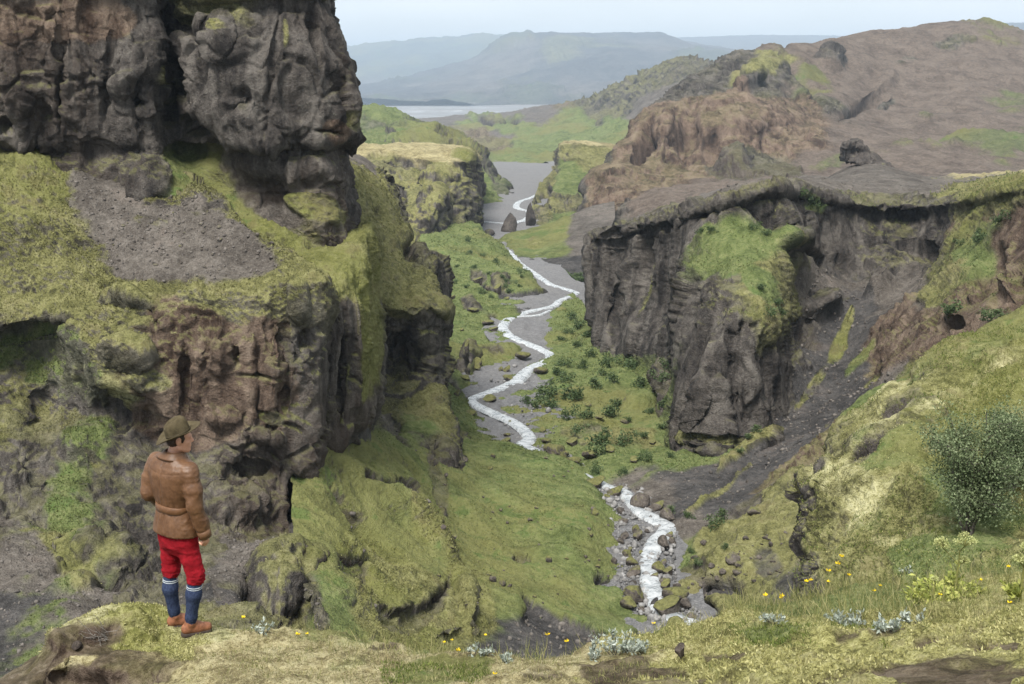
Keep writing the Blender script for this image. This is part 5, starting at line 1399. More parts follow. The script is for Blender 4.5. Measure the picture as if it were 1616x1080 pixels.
G1 = "boulders along the rushing stream"
L1 = "brown boulder lying in the gravel along the white stream"
L2 = "mossy boulder at the edge of the white stream"
boulder(1010, 803, 32, 34, None, M_bould, "large square brown boulder standing in the stream at the narrows", i=2, zlev=0)
boulder(1057, 972, 48, 34, None, M_bmoss, "largest rounded mossy boulder beside the lower stream pool", i=1, zlev=0)
boulder(1033, 958, 17, 19, None, M_bdark, "small wet black boulder in the white water", i=4, zlev=0)
boulder(1063, 998, 40, 26, None, M_bmoss, "low green boulder below the lower stream pool", i=3, zlev=0)
for (x, y, w, h, m) in [(972, 782, 27, 20, 1), (938, 770, 40, 24, 1), (1037, 806, 28, 20, 0), (1055, 824, 28, 24, 0), (1048, 866, 22, 24, 0), (1056, 850, 16, 14, 0), (1062, 860, 14, 14, 0), (1008, 852, 20, 18, 0), (1003, 840, 16, 14, 1),
                        (1001, 910, 28, 20, 0), (999, 893, 22, 15, 1), (1042, 905, 26, 20, 1), (1056, 908, 18, 16, 0), (1052, 932, 20, 22, 1), (1032, 914, 18, 12, 0), (1004, 950, 40, 28, 1), (994, 962, 30, 22, 1), (1066, 952, 44, 32, 1), (1084, 962, 22, 20, 0),
                        (1015, 966, 16, 8, 0), (1105, 1003, 14, 10, 0), (1075, 945, 20, 16, 0), (990, 880, 18, 14, 1), (986, 850, 18, 12, 0), (984, 826, 16, 10, 0), (980, 810, 16, 10, 0), (1000, 925, 14, 10, 0), (1045, 920, 14, 10, 0), (1090, 980, 18, 14, 0), (1068, 930, 14, 12, 0), (1048, 890, 12, 9, 0), (1022, 842, 10, 8, 0), (995, 870, 10, 8, 0), (1012, 875, 9, 7, 0)]:
    boulder(x, y, w, h, None, M_bmoss if m else M_bould, L2 if m else L1, G1 if not m else "mossy boulders at the stream edge", zlev=0)
G2, L3 = "boulders by the river bends", "dark mossy boulder beside the grey gravel of the river bends"
for (x, y, w, h) in [(884, 493, 22, 9), (825, 568, 26, 16), (800, 586, 14, 12), (802, 599, 20, 8), (853, 592, 24, 16), (752, 578, 18, 16), (770, 634, 26, 12), (806, 668, 8, 5), (832, 672, 7, 5), (812, 710, 8, 5), (800, 690, 12, 8), (790, 585, 10, 8),
                     (880, 725, 40, 26), (862, 700, 16, 10), (905, 735, 26, 18), (855, 682, 14, 9), (720, 636, 14, 30), (735, 600, 20, 8), (742, 655, 20, 10), (800, 700, 18, 10)]:
    boulder(x, y, w, h, None, M_bmoss, L3, G2, zlev=0)
G3, L4 = "stones scattered on the green slope", "small dark stone lying on the bright green slope above the stream"
rs = random.Random(5)
for k in range(60):
    x = rs.uniform(690, 985); y = rs.uniform(720 + max(0, (x - 880)) * .5, 960)
    w = rs.choice([4, 5, 5, 6, 7, 8, 10, 13])
    boulder(x, y, w, w * rs.uniform(.6, .95), "lower_green_slope", M_bould if rs.random() < .5 else M_bmoss, L4, G3, name="stone", cat="stone", small=True, i=rs.randrange(5))
G4, L5 = "stones on the scree slope right of the stream", "dark stone lying on the mossy scree slope right of the stream"
for (x, y, w, h) in [(1158, 888, 26, 20), (1164, 896, 12, 12), (1162, 905, 16, 10), (1118, 900, 12, 8), (1128, 918, 10, 8), (1110, 860, 12, 9), (1208, 850, 10, 9), (1095, 880, 14, 9), (1190, 812, 22, 14), (1135, 905, 12, 9), (1200, 880, 9, 8), (1175, 850, 10, 7), (1215, 905, 8, 8)]:
    boulder(x, y, w, h, "right_valley_slope", M_bould, L5, G4, name="stone", cat="stone", small=True)
for k in range(40):
    x = rs.uniform(1080, 1250); y = rs.uniform(930 - (x - 1080) * .75, 970 - (x - 1080) * .45)
    w = rs.choice([3, 4, 5, 6, 7, 9])
    boulder(x, y, w, w * rs.uniform(.6, .95), "right_valley_slope", M_bould if rs.random() < .7 else M_bmoss, L5, G4, name="stone", cat="stone", small=True, i=rs.randrange(5))
G5, L6 = "rock lumps on the shrubby slope", "mossy rock lump on the shrubby slope below the columned cliff"
for (x, y, w, h) in [(905, 700, 22, 14), (930, 722, 26, 18), (985, 668, 16, 9), (945, 660, 14, 8), (960, 712, 20, 12), (870, 712, 24, 16), (1000, 728, 18, 12), (895, 655, 12, 7), (925, 640, 14, 9), (1030, 700, 14, 8), (975, 632, 14, 9), (890, 720, 16, 14)]:
    boulder(x, y, w, h, "right_valley_slope", M_bmoss, L6, G5, name="rock", cat="rock")
G6, L7 = "rocks on the far green slope", "grey rock knob on the green slope left of the river bends"
for (x, y, w, h) in [(788, 462, 16, 22), (756, 446, 18, 12), (772, 456, 10, 10), (745, 492, 20, 10), (768, 512, 22, 10), (752, 582, 16, 14), (735, 560, 10, 30), (780, 520, 16, 8), (712, 470, 12, 8), (730, 520, 8, 5), (800, 470, 8, 6)]:
    boulder(x, y, w, h, "green_valley_slope", M_bmoss, L7, G6, name="rock", cat="rock")
# little scattered stones on the grey scree below the crag
G7, L8 = "stones on the grey scree below the crag", "small grey stone on the scree slope below the crag"
for k in range(70):
    x = rs.uniform(170, 430); y = rs.uniform(305, 445)
    w = rs.choice([3, 3, 4, 4, 5, 6, 8])
    boulder(x, y, w, w * rs.uniform(.5, .8), "mossy_slope_and_wall", M_bould, L8, G7, name="stone", cat="stone", small=True, i=rs.randrange(5))

# rock stacks at the far river
boulder(806, 366, 30, 34, None, M_stack, "pointed dark rock stack standing in the far river flat", name="rock_stack", cat="rock", i=7, zlev=0, sink=.2)
boulder(838, 362, 18, 40, None, M_stack, "narrow rock pillar leaning against the headland cliff", name="rock_pillar", cat="rock", i=8, zlev=-63.0, sink=.05)
boulder(770, 372, 22, 12, None, M_stack, "low dark rock in the far river flat beside the mesa foot", name="rock", cat="rock", i=3, zlev=0)

# scree cone and the dark outcrop on the plateau
o = patch("scree_cone", auto("""
 1290,292,420,s 1350,272,400,s 1385,264,398,s 1430,280,405,s 1510,298,410,s
 1280,293,340,s 1342,262,350,s 1382,256,350,s 1428,272,345,s 1520,297,330,s
 1262,302,285,s 1330,284,295,s 1385,280,295,s 1442,287,290,s 1530,304,275,s
 1245,310,245,s 1318,312,238,s 1385,320,234,s 1455,318,232,s 1545,311,235,s
"""), M_far, step=1.8, rock=1.0, grass=.35, big=1.0, bigL=18, tn=12, seed=31)
setting(o, "dark grey scree cone below the outcrop on the plateau", "scree")
ps = [(1334, 234), (1337, 227), (1356, 221), (1366, 226), (1377, 240), (1396, 252), (1412, 266), (1422, 277), (1400, 276), (1372, 268), (1350, 256), (1336, 257)]
bm = bmesh.new()
D0 = 338.0
fr, bk = [], []
for j, (x, y) in enumerate(ps):
    fr.append(bm.verts.new(P(x, y, D0 + (3 if 2 <= j <= 6 else 0)))); q = P(x, y, D0); bk.append(bm.verts.new((q[0] + 1.5, q[1] + 11, q[2] - (1.0 if j < 7 else 0))))
bm.faces.new(fr); bm.faces.new(bk[::-1])
for j in range(len(ps)):
    k = (j + 1) % len(ps)
    bm.faces.new([fr[j], bk[j], bk[k], fr[k]])
bmesh.ops.triangulate(bm, faces=bm.faces)
bmesh.ops.subdivide_edges(bm, edges=bm.edges, cuts=3, use_grid_fill=True)
bmesh.ops.triangulate(bm, faces=bm.faces)
bmesh.ops.subdivide_edges(bm, edges=bm.edges, cuts=2, use_grid_fill=True)
bmesh.ops.recalc_face_normals(bm, faces=bm.faces)
bm.normal_update()
V = np.array([v.co for v in bm.verts]); N = np.array([v.normal for v in bm.verts])
d, j = facet(V / 2.6, 0.9, 4)
V = V + N * (1.0 * d + .5 * fbm(V / 2, 4))[:, None]
px_, py_ = proj(V)
hol = np.exp(-(((px_ - 1350) / 9) ** 2 + ((py_ - 242) / 7) ** 2)) * (V[:, 1] < D0 + 4)
V[:, 1] += hol * 2.5
for v, c in zip(bm.verts, V): v.co = c
me = bpy.data.meshes.new("rock_outcrop"); bm.to_mesh(me); bm.free()
me.polygons.foreach_set("use_smooth", np.ones(len(me.polygons), bool))
tag(obj("rock_outcrop", me, M_stack), "dark shark-fin rock outcrop standing on the scree cone of the plateau", "rock")

# loose cobbles on the river bed
cob, cf = [], []
cv, ct = _ICO[1]
rr_ = np.random.default_rng(11)
nb = 0
for k in range(2000):
    t_ = rr_.random()
    y = 560 + (1000 - 560) * math.sqrt(rr_.random())
    l, r_ = np.interp(y, BY, BL) + 20, np.interp(y, BY, BR) - 20
    x = rr_.uniform(l, r_)
    p = P(x, y, zs(y))
    s = rr_.choice([.08, .11, .15, .2, .3, .45], p=[.25, .25, .2, .15, .1, .05]) * rr_.uniform(.7, 1.2)
    cob.append(cv * (1 + .3 * (rr_.random((len(cv), 1)) - .5)) * s * rr_.uniform(.6, 1.1, 3) + p + np.array([0, 0, .12]))
    cf.append(ct + nb); nb += len(cv)
M_cob = simple("cobble_stone", (0.06, 0.058, 0.056), (0.24, 0.235, 0.23), 0.9, 0.85, 0.25, 0.2, 0.05, obj_space=False)
o = obj("cobbles", mesh_from("cobbles", np.concatenate(cob), np.concatenate(cf), smooth_shade=False), M_cob)
tag(o, "grey cobbles strewn over the stream bed", "gravel", kind="stuff")

# loose scree
def scree(name, surf, n, smin, smax, cls, seed, label, mat, box=(-50, 1660, 0, 1080)):
    r_ = np.random.default_rng(seed)
    G, N, W_ = SURF[surf]
    V = G.reshape(-1, 3)
    qx, qy = proj(V)
    wt = sum(W_[:, TYPES.index(c)] for c in cls)
    m = np.nonzero((wt > .55) & (qx > box[0]) & (qx < box[1]) & (qy > box[2]) & (qy < box[3]))[0]
    if not len(m): return
    c = r_.choice(m, n)
    s = smin * (smax / smin) ** (r_.random(n) ** 2.2)
    cv, ct = _ICO[1]
    VV = cv[None] * (1 + .9 * (r_.random((n, len(cv), 1)) - .5)) * s[:, None, None] * r_.uniform(.55, 1.1, (n, 1, 3)) + V[c][:, None, :] + np.array([0, 0, .25]) * s[:, None, None]
    FF = ct[None] + (np.arange(n) * len(cv))[:, None, None]
    tag(obj(name, mesh_from(name, VV.reshape(-1, 3), FF.reshape(-1, 3), smooth_shade=False), mat), label, "stones", kind="stuff")
M_scree = simple("scree_stone", (0.035, 0.031, 0.028), (0.150, 0.135, 0.120), 1.4, 0.9, 0.15, 0.2, 0.03, obj_space=False)
scree("loose_scree", "mossy_slope_and_wall", 1500, .04, .18, "sd", 1, "loose stones of the grey scree below the crag", M_scree)
scree("loose_scree", "right_valley_slope", 1500, .05, .28, "sd", 2, "loose stones on the dark scree right of the stream", M_scree)
scree("loose_scree", "plateau_cliff", 1500, .08, .36, "sd", 3, "loose stones in the dark gully of the columned cliff", M_scree)
scree("loose_scree", "lower_green_slope", 500, .05, .3, "dr", 4, "loose stones in the dark scars of the green slope", M_scree)
# ------------------------------------------------------------------ plants
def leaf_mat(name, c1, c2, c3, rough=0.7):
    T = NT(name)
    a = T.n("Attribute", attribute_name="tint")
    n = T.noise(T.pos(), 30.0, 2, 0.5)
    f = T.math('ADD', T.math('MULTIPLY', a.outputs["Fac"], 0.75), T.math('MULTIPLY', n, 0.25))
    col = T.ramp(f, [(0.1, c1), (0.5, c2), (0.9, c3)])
    nd = T.bsdf(col, rough, 0.25)
    tr = T.n("BsdfTranslucent"); T.set(tr.inputs["Color"], col)
    mx = T.n("MixShader"); mx.inputs[0].default_value = 0.25
    T.t.links.new(nd.outputs[0], mx.inputs[1]); T.t.links.new(tr.outputs[0], mx.inputs[2])
    T.t.links.new(mx.outputs[0], T.out.inputs["Surface"])
    return T.m
M_willow = leaf_mat("willow_leaf", (0.040, 0.062, 0.026), (0.120, 0.155, 0.074), (0.260, 0.295, 0.170))
M_birch = leaf_mat("birch_leaf", (0.022, 0.040, 0.015), (0.055, 0.086, 0.032), (0.110, 0.142, 0.060))
M_grassb = leaf_mat("grass_blade", (0.060, 0.075, 0.020), (0.150, 0.160, 0.050), (0.340, 0.300, 0.150))
M_dry = leaf_mat("dry_grass_blade", (0.140, 0.115, 0.055), (0.270, 0.235, 0.125), (0.420, 0.380, 0.240))
M_heath = leaf_mat("heath_sprig", (0.030, 0.045, 0.010), (0.085, 0.115, 0.022), (0.170, 0.195, 0.050))
M_mossb = leaf_mat("moss_shoot", (0.130, 0.122, 0.042), (0.290, 0.276, 0.105), (0.460, 0.435, 0.220))
M_silver = leaf_mat("woolly_leaf", (0.150, 0.180, 0.140), (0.300, 0.340, 0.290), (0.480, 0.520, 0.470))
M_ang = leaf_mat("angelica_leaf", (0.130, 0.160, 0.035), (0.270, 0.300, 0.070), (0.420, 0.420, 0.130))
M_umb = leaf_mat("angelica_umbel", (0.260, 0.285, 0.100), (0.420, 0.440, 0.180), (0.560, 0.570, 0.290))
M_petal = leaf_mat("yellow_petal", (0.600, 0.420, 0.010), (0.740, 0.560, 0.015), (0.800, 0.640, 0.030))
M_stem = simple("plant_stem", (0.10, 0.11, 0.03), (0.20, 0.19, 0.06), 40, 0.8)
M_bark = simple("willow_bark", (0.022, 0.019, 0.016), (0.075, 0.066, 0.056), 18, 0.9, c3=(0.12, 0.108, 0.094), bump=.6, bdist=.006)
M_twig = simple("dead_twig", (0.11, 0.10, 0.09), (0.26, 0.24, 0.215), 30, 0.9)

def tint(me, t):
    a = me.attributes.new("tint", 'FLOAT', 'POINT')
    a.data.foreach_set("value", np.ascontiguousarray(t, F32))

def leaves(name, C, D, L, W, r, curl=0.25, t=None):
    """leaf blades: centres C, directions D, lengths L, widths W; each a bent pair of quads"""
    n = len(C)
    D = D / (np.linalg.norm(D, axis=1, keepdims=True) + 1e-9)
    ref = r.normal(size=(n, 3))
    S = np.cross(D, ref); S /= np.linalg.norm(S, axis=1, keepdims=True) + 1e-9
    U = np.cross(S, D)
    L = L[:, None]; W = W[:, None]
    a = C; m = C + D * L * .5 + U * L * curl * .5; e = C + D * L
    V = np.stack([a, m - S * W, m + S * W, e], 1)
    V = V.reshape(-1, 3)
    i = np.arange(n)[:, None] * 4
    Fq = np.concatenate([i + np.array([[0, 1, 2]]), i + np.array([[1, 3, 2]])])
    me = mesh_from(name, V, Fq, smooth_shade=False)
    t = r.random(n) if t is None else t
    tint(me, np.repeat(t, 4))
    return me

def tube(pts, rad, sides=6):
    pts = np.array(pts, float); n = len(pts)
    tg = np.gradient(pts, axis=0); tg /= np.linalg.norm(tg, axis=1, keepdims=True) + 1e-9
    ref = np.array([.31, .93, .17])
    u = np.cross(tg, ref); u /= np.linalg.norm(u, axis=1, keepdims=True) + 1e-9
    v = np.cross(tg, u)
    a = np.linspace(0, 2 * math.pi, sides, endpoint=False)
    V = pts[:, None, :] + np.array(rad)[:, None, None] * (np.cos(a)[None, :, None] * u[:, None, :] + np.sin(a)[None, :, None] * v[:, None, :])
    i = np.arange(n * sides).reshape(n, sides); j = np.roll(i, -1, 1)
    return V.reshape(-1, 3), np.stack([i[:-1], j[:-1], j[1:], i[1:]], -1).reshape(-1, 4)

def join(parts):
    V, Fq, nb = [], [], 0
    for v, f in parts:
        V.append(v); Fq.append(f + nb); nb += len(v)
    return np.concatenate(V), np.concatenate(Fq)

def wander(a, b, n, amp, r):
    t = np.linspace(0, 1, n)[:, None]
    w = np.cumsum(r.normal(size=(n, 3)), 0) * amp
    w -= w[0]; w = w - t * w[-1] * .5
    return a + (b - a) * t + w

# the willow shrub on the near slope, and the one behind it
def willow(x, y, w_px, h_px, seed, label, nstem=6, nleaf=9000, dback=0.0):
    r = np.random.default_rng(seed)
    p, _ = ground("near_right_slope", x, y)
    k = (p[1] * CT - p[2] * ST) / FPX
    H, Wd = h_px * k * 1.02, w_px * k * .5
    root = empty("willow_shrub", tuple(p - np.array([0, 0, .03])))
    tag(root, label, "shrub", "grey-green willow shrubs on the near slope")
    C, Dv, T_ = [], [], []
    for s in range(nstem):
        a = 2 * math.pi * s / nstem + r.uniform(-.4, .4)
        rad = Wd * r.uniform(.35, .75)
        tip = np.array([math.cos(a) * rad, math.sin(a) * rad * .8, H * r.uniform(.62, .95)])
        st = np.array([math.cos(a) * .05, math.sin(a) * .05, 0])
        br = wander(st, tip, 9, H * .020, r)
        tubes = [tube(br, np.linspace(.022, .005, 9) * H / 1.9)]
        twigs = []
        for b_ in range(13):
            i = r.integers(2, 9)
            d = r.normal(size=3); d[2] = abs(d[2]) * .6 + .1; d[:2] += np.array([math.cos(a), math.sin(a)]) * .6
            d /= np.linalg.norm(d)
            e = br[i] + d * H * r.uniform(.14, .30)
            tw = wander(br[i], e, 6, H * .012, r)
            tubes.append(tube(tw, np.linspace(.007, .002, 6) * H / 1.9, 4)); twigs.append(tw)
        twigs.append(br[3:])
        v, f = join(tubes)
        obj("branch", mesh_from("branch", v, f), M_bark, root)
        for tw in twigs:
            m = int(nleaf / nstem / len(twigs))
            ti = r.random(m) * (len(tw) - 1)
            i0 = np.minimum(ti.astype(int), len(tw) - 2); fr_ = (ti - i0)[:, None]
            base = tw[i0] * (1 - fr_) + tw[i0 + 1] * fr_ + r.normal(size=(m, 3)) * H * .045
            C.append(base)
            d = r.normal(size=(m, 3)); d[:, 2] = np.abs(d[:, 2]) * .9 + .2
            Dv.append(d)
            T_.append(np.clip(.15 + r.random(m) * .5 + r.normal() * .13, 0, 1) + (r.random(m) < .07) * .35)
    C, Dv, T_ = np.concatenate(C), np.concatenate(Dv), np.concatenate(T_)
    ok = C[:, 2] > .10 * H
    C, Dv, T_ = C[ok], Dv[ok], T_[ok]
    n = len(C)
    o = obj("foliage", leaves("foliage", C, Dv, r.uniform(.030, .060, n), r.uniform(.009, .015, n), r, .3, T_), M_willow, root)
    return root
willow(1528, 838, 112, 204, 3, "leafy grey-green willow shrub on the near mossy slope, dark stems showing at its foot", 8, 21000)
willow(1592, 770, 70, 130, 4, "smaller willow shrub growing close behind the larger grey-green one", 6, 10000)

# scrub on the canyon slopes
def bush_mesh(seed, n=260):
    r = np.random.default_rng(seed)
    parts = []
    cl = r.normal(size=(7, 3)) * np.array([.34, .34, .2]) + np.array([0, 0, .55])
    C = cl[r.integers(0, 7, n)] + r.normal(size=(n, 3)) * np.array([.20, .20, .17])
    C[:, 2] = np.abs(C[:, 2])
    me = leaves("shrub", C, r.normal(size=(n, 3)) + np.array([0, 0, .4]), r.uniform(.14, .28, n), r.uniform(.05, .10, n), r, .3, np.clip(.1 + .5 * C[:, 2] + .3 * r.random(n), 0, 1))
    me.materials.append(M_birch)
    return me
BUSH = [bush_mesh(20 + i) for i in range(5)]
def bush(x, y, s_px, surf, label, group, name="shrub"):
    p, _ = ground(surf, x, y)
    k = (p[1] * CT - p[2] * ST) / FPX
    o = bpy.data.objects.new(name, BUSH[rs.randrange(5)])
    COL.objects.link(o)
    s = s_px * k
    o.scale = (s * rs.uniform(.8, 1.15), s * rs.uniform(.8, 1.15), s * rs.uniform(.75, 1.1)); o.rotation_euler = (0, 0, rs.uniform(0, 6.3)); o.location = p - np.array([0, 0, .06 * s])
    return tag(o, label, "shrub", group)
GA, LA = "shrubs on the slope below the columned cliff", "dark green shrub on the slope below the columned cliff"
for (x, y, s) in [(950, 700, 26), (962, 655, 20), (985, 700, 22), (950, 715, 24), (1015, 725, 16), (1050, 640, 14), (880, 625, 24), (905, 632, 22), (870, 640, 20), (895, 600, 16), (920, 580, 14), (890, 575, 13), (1008, 610, 22), (985, 575, 18), (1000, 580, 20),
                  (940, 610, 16), (965, 600, 16), (930, 560, 14), (1015, 690, 12), (1045, 675, 13), (925, 660, 18), (845, 640, 18), (830, 635, 16), (900, 660, 18), (955, 575, 16), (880, 590, 14), (910, 545, 12), (895, 525, 12), (885, 535, 10), (905, 500, 12), (915, 515, 14),
                  (925, 530, 14), (860, 625, 18), (970, 640, 14), (1025, 650, 12), (940, 745, 14), (985, 745, 12), (1060, 720, 10), (990, 665, 12), (1040, 600, 16), (1055, 580, 16), (950, 590, 12), (868, 605, 12), (915, 680, 15)]:
    bush(x, y, s, "right_valley_slope", LA, GA)
GB, LB = "shrubs on the green slope across the river", "tiny dark shrub on the green slope left of the river bends"
for k in range(20):
    x = rs.uniform(705, 850); y = 400 + (x - 740) * .55 + rs.uniform(-20, 90)
    if y > 470 + (x - 760) * .1: y = rs.uniform(430, 470)
    bush(x, y, rs.uniform(5, 9), "green_valley_slope", LB, GB)
GC, LC = "shrubs on the cliff ledges", "bright green shrub on a ledge of the dark columned cliff"
for (x, y, s) in [(1275, 315, 16), (1285, 325, 16), (1268, 308, 14), (1295, 335, 13), (1120, 365, 12), (1190, 360, 12), (1210, 370, 12), (1215, 500, 14), (1225, 480, 12), (1200, 455, 12), (1235, 495, 12), (1500, 500, 22), (1560, 505, 20), (1545, 380, 16), (1575, 350, 14), (1590, 345, 14), (1515, 385, 12), (1105, 365, 10), (1575, 500, 16), (1540, 370, 12)]:
    bush(x, y, s, "plateau_cliff", LC, GC)
GD, LD = "shrubs by the far bend", "green shrub crowding the cliff foot at the far river bend"
for (x, y, s) in [(868, 445, 10), (880, 440, 12), (892, 436, 13), (900, 442, 12), (890, 447, 12), (910, 438, 13), (875, 450, 8), (905, 448, 10), (915, 445, 12)]:
    bush(x, y, s, "grassy_tongue" if y < 440 else "grassy_tongue", LD, GD)
GE, LE = "shrubs on the scree slope by the stream", "small shrub on the mossy scree slope right of the stream"
for (x, y, s) in [(1130, 830, 18), (1140, 820, 16), (1100, 890, 12), (1085, 815, 12), (1145, 865, 12), (1055, 808, 12), (1090, 870, 10), (1180, 690, 12), (1195, 680, 12), (1170, 715, 10)]:
    bush(x, y, s, "right_valley_slope", LE, GE)
# grass tufts of the canyon slopes
def tufts(name, surf, n, lmin, lmax, mat, label, cls, seed, boxes=((-50, 1660, 150, 1080),)):
    r_ = np.random.default_rng(seed)
    G, N, W_ = SURF[surf]
    V, Nn = G.reshape(-1, 3), N.reshape(-1, 3)
    qx, qy = proj(V)
    wt = sum(W_[:, TYPES.index(c)] for c in cls)
    m = np.zeros(len(V), bool)
    for (x0, x1, y0, y1) in boxes: m |= (qx > x0) & (qx < x1) & (qy > y0) & (qy < y1)
    m &= (wt > .5) & (Nn[:, 2] > .3)
    m = np.nonzero(m)[0]
    if len(m) == 0: return
    c = r_.choice(m, n)
    patchy = fbm(V[c] / (lmax * 14), 3, seed=seed) > r_.uniform(-.5, .3, n)
    c = c[patchy]; n = len(c)
    nu = G.shape[1]
    p = V[c] + (V[np.minimum(c + 1, len(V) - 1)] - V[c]) * r_.random((n, 1))
    D = Nn[c] * .35 + np.array([0, -.25, .45]) + r_.normal(size=(n, 3)) * .6
    sc = V[c, 1] / np.median(V[c, 1])
    me = leaves(name, p - Nn[c] * lmin * .1, D, r_.uniform(lmin, lmax, n) * sc, r_.uniform(lmin, lmax, n) * .26 * sc, r_, .4, np.clip(.42 + .28 * fbm(V[c] / (lmax * 30), 3, seed=seed + 1) + r_.normal(size=n) * .2, 0, 1))
    tag(obj(name, me, mat), label, "grass", kind="stuff")
M_tg = leaf_mat("slope_grass", (0.050, 0.068, 0.020), (0.125, 0.150, 0.048), (0.215, 0.215, 0.090))
M_tm = leaf_mat("slope_moss", (0.066, 0.065, 0.025), (0.172, 0.167, 0.064), (0.290, 0.276, 0.132))
tufts("grass_tufts", "lower_green_slope", 34000, .09, .22, M_tg, "grass tufts covering the bright green slope above the stream", "g", 1)
tufts("moss_tufts", "lower_green_slope", 14000, .08, .20, M_tm, "yellowish moss tufts on the green slope above the stream", "m", 2)
tufts("grass_tufts", "right_valley_slope", 24000, .12, .30, M_tg, "grass tufts on the slope right of the stream", "g", 3)
tufts("moss_tufts", "right_valley_slope", 12000, .10, .24, M_tm, "moss tufts on the scree slope right of the stream", "m", 4)
tufts("moss_tufts", "mossy_slope_and_wall", 32000, .08, .20, M_tm, "yellow-green moss cushions on the slope below the crag", "m", 5)
tufts("grass_tufts", "mossy_slope_and_wall", 14000, .08, .20, M_tg, "grass tufts on the broken rock wall", "g", 6)
tufts("moss_tufts", "left_canyon_wall", 14000, .12, .28, M_tm, "moss cushions on the canyon wall behind the wet buttress", "m", 7)
tufts("grass_tufts", "green_valley_slope", 20000, .2, .5, M_tg, "grass tufts on the green slope left of the river bends", "g", 8)
tufts("grass_tufts", "plateau_cliff", 14000, .15, .4, M_tg, "grass tufts on the ledges of the columned cliff", "gm", 9)

# turf of the foreground: blades, sprigs and moss shoots
def scatter(surf, boxes, r, n, cls=None):
    """places on a landform inside photo boxes (x0, x1, y0, y1, share)"""
    G, N, W_ = SURF[surf]
    V = G.reshape(-1, 3); Nn = N.reshape(-1, 3)
    qx, qy = proj(V)
    out = []
    okc = np.ones(len(V), bool) if cls is None else sum(W_[:, TYPES.index(c)] for c in cls) > .5
    for (x0, x1, y0, y1, share) in boxes:
        m = np.nonzero(okc & (qx > x0) & (qx < x1) & (qy > y0) & (qy < y1))[0]
        if len(m) == 0: continue
        # even out by ground area
        nu = G.shape[1]
        j = np.minimum(m + 1, len(V) - 1); k = np.minimum(m + nu, len(V) - 1)
        ar = np.linalg.norm(np.cross(V[j] - V[m], V[k] - V[m]), axis=1); ar = np.minimum(ar, np.percentile(ar, 98)); ar /= ar.sum()
        c = r.choice(m, int(n * share), p=ar)
        f1, f2 = r.random((len(c), 1)), r.random((len(c), 1))
        out.append((V[c] + (V[np.minimum(c + 1, len(V) - 1)] - V[c]) * f1 + (V[np.minimum(c + nu, len(V) - 1)] - V[c]) * f2, Nn[c]))
    return np.concatenate([o[0] for o in out]), np.concatenate([o[1] for o in out])

r = np.random.default_rng(77)
def blades(name, pts, nrm, lmin, lmax, w, lean, mat, label, t=None, patchy=0.0):
    n = len(pts)
    if patchy:
        keep = fbm(pts / patchy, 3, seed=lmax * 9) > r.uniform(-.45, .35, n)
        pts, nrm = pts[keep], nrm[keep]; n = len(pts)
    D = nrm * .6 + np.array([0, 0, .7]) + r.normal(size=(n, 3)) * lean
    me = leaves(name, pts - nrm * .004, D, r.uniform(lmin, lmax, n), np.full(n, w) * r.uniform(.7, 1.3, n), r, .35, t)
    o = obj(name, me, mat)
    tag(o, label, "grass", kind="stuff")
    return o
pt, nn = scatter("foreground_ridge", [(1130, 1616, 900, 1010, .52), (380, 820, 985, 1080, .24), (820, 1150, 985, 1080, .16), (300, 420, 970, 1080, .08)], r, 30000)
blades("short_grass", pt, nn, .025, .07, .0016, .5, M_grassb, "short green and tan grass on the foreground ridge", patchy=.5)
pt, nn = scatter("foreground_ridge", [(1150, 1616, 900, 985, .75), (480, 860, 990, 1060, .15), (900, 1130, 985, 1030, .1)], r, 6500)
blades("tall_grass", pt, nn, .08, .22, .0018, .35, M_grassb, "taller thin grass along the brink of the foreground ridge", patchy=.6)
pt, nn = scatter("foreground_ridge", [(300, 900, 990, 1080, 1)], r, 26000)
blades("dry_turf", pt, nn, .012, .035, .0014, .9, M_dry, "dry straw-coloured turf of the foreground ridge", patchy=.7)
pt, nn = scatter("foreground_ridge", [(600, 770, 1048, 1080, .5), (1150, 1400, 985, 1020, .5)], r, 16000)
keep = (fbm(pt / .3, 3, seed=5) > -.15)
blades("heath", pt[keep], nn[keep], .015, .05, .0028, .8, M_heath, "bright green heath mats on the foreground ridge")
pt, nn = scatter("foreground_ridge", [(900, 1616, 960, 1080, .7), (60, 330, 950, 1080, .3)], r, 62000, "mw")
keep = nn[:, 2] > .45
blades("moss_shoots", pt[keep], nn[keep], .010, .030, .0040, 1.0, M_mossb, "pale yellow-green moss shoots of the foreground", patchy=.35)
pt, nn = scatter("near_right_slope", [(1250, 1616, 500, 940, 1)], r, 46000)
keep = (nn[:, 2] > .25) & (fbm(pt / 1.2, 3, seed=15) > -.05)
blades("slope_heath", pt[keep], nn[keep], .03, .09, .006, .8, M_heath, "green heath and grass on the near right slope")
pt, nn = scatter("near_right_slope", [(1250, 1616, 560, 940, 1)], r, 40000)
keep = (nn[:, 2] > .2) & (fbm(pt / .9, 3, seed=16) > .05)
blades("slope_moss", pt[keep], nn[keep], .02, .05, .006, 1.0, M_mossb, "pale moss tufts on the near right slope")

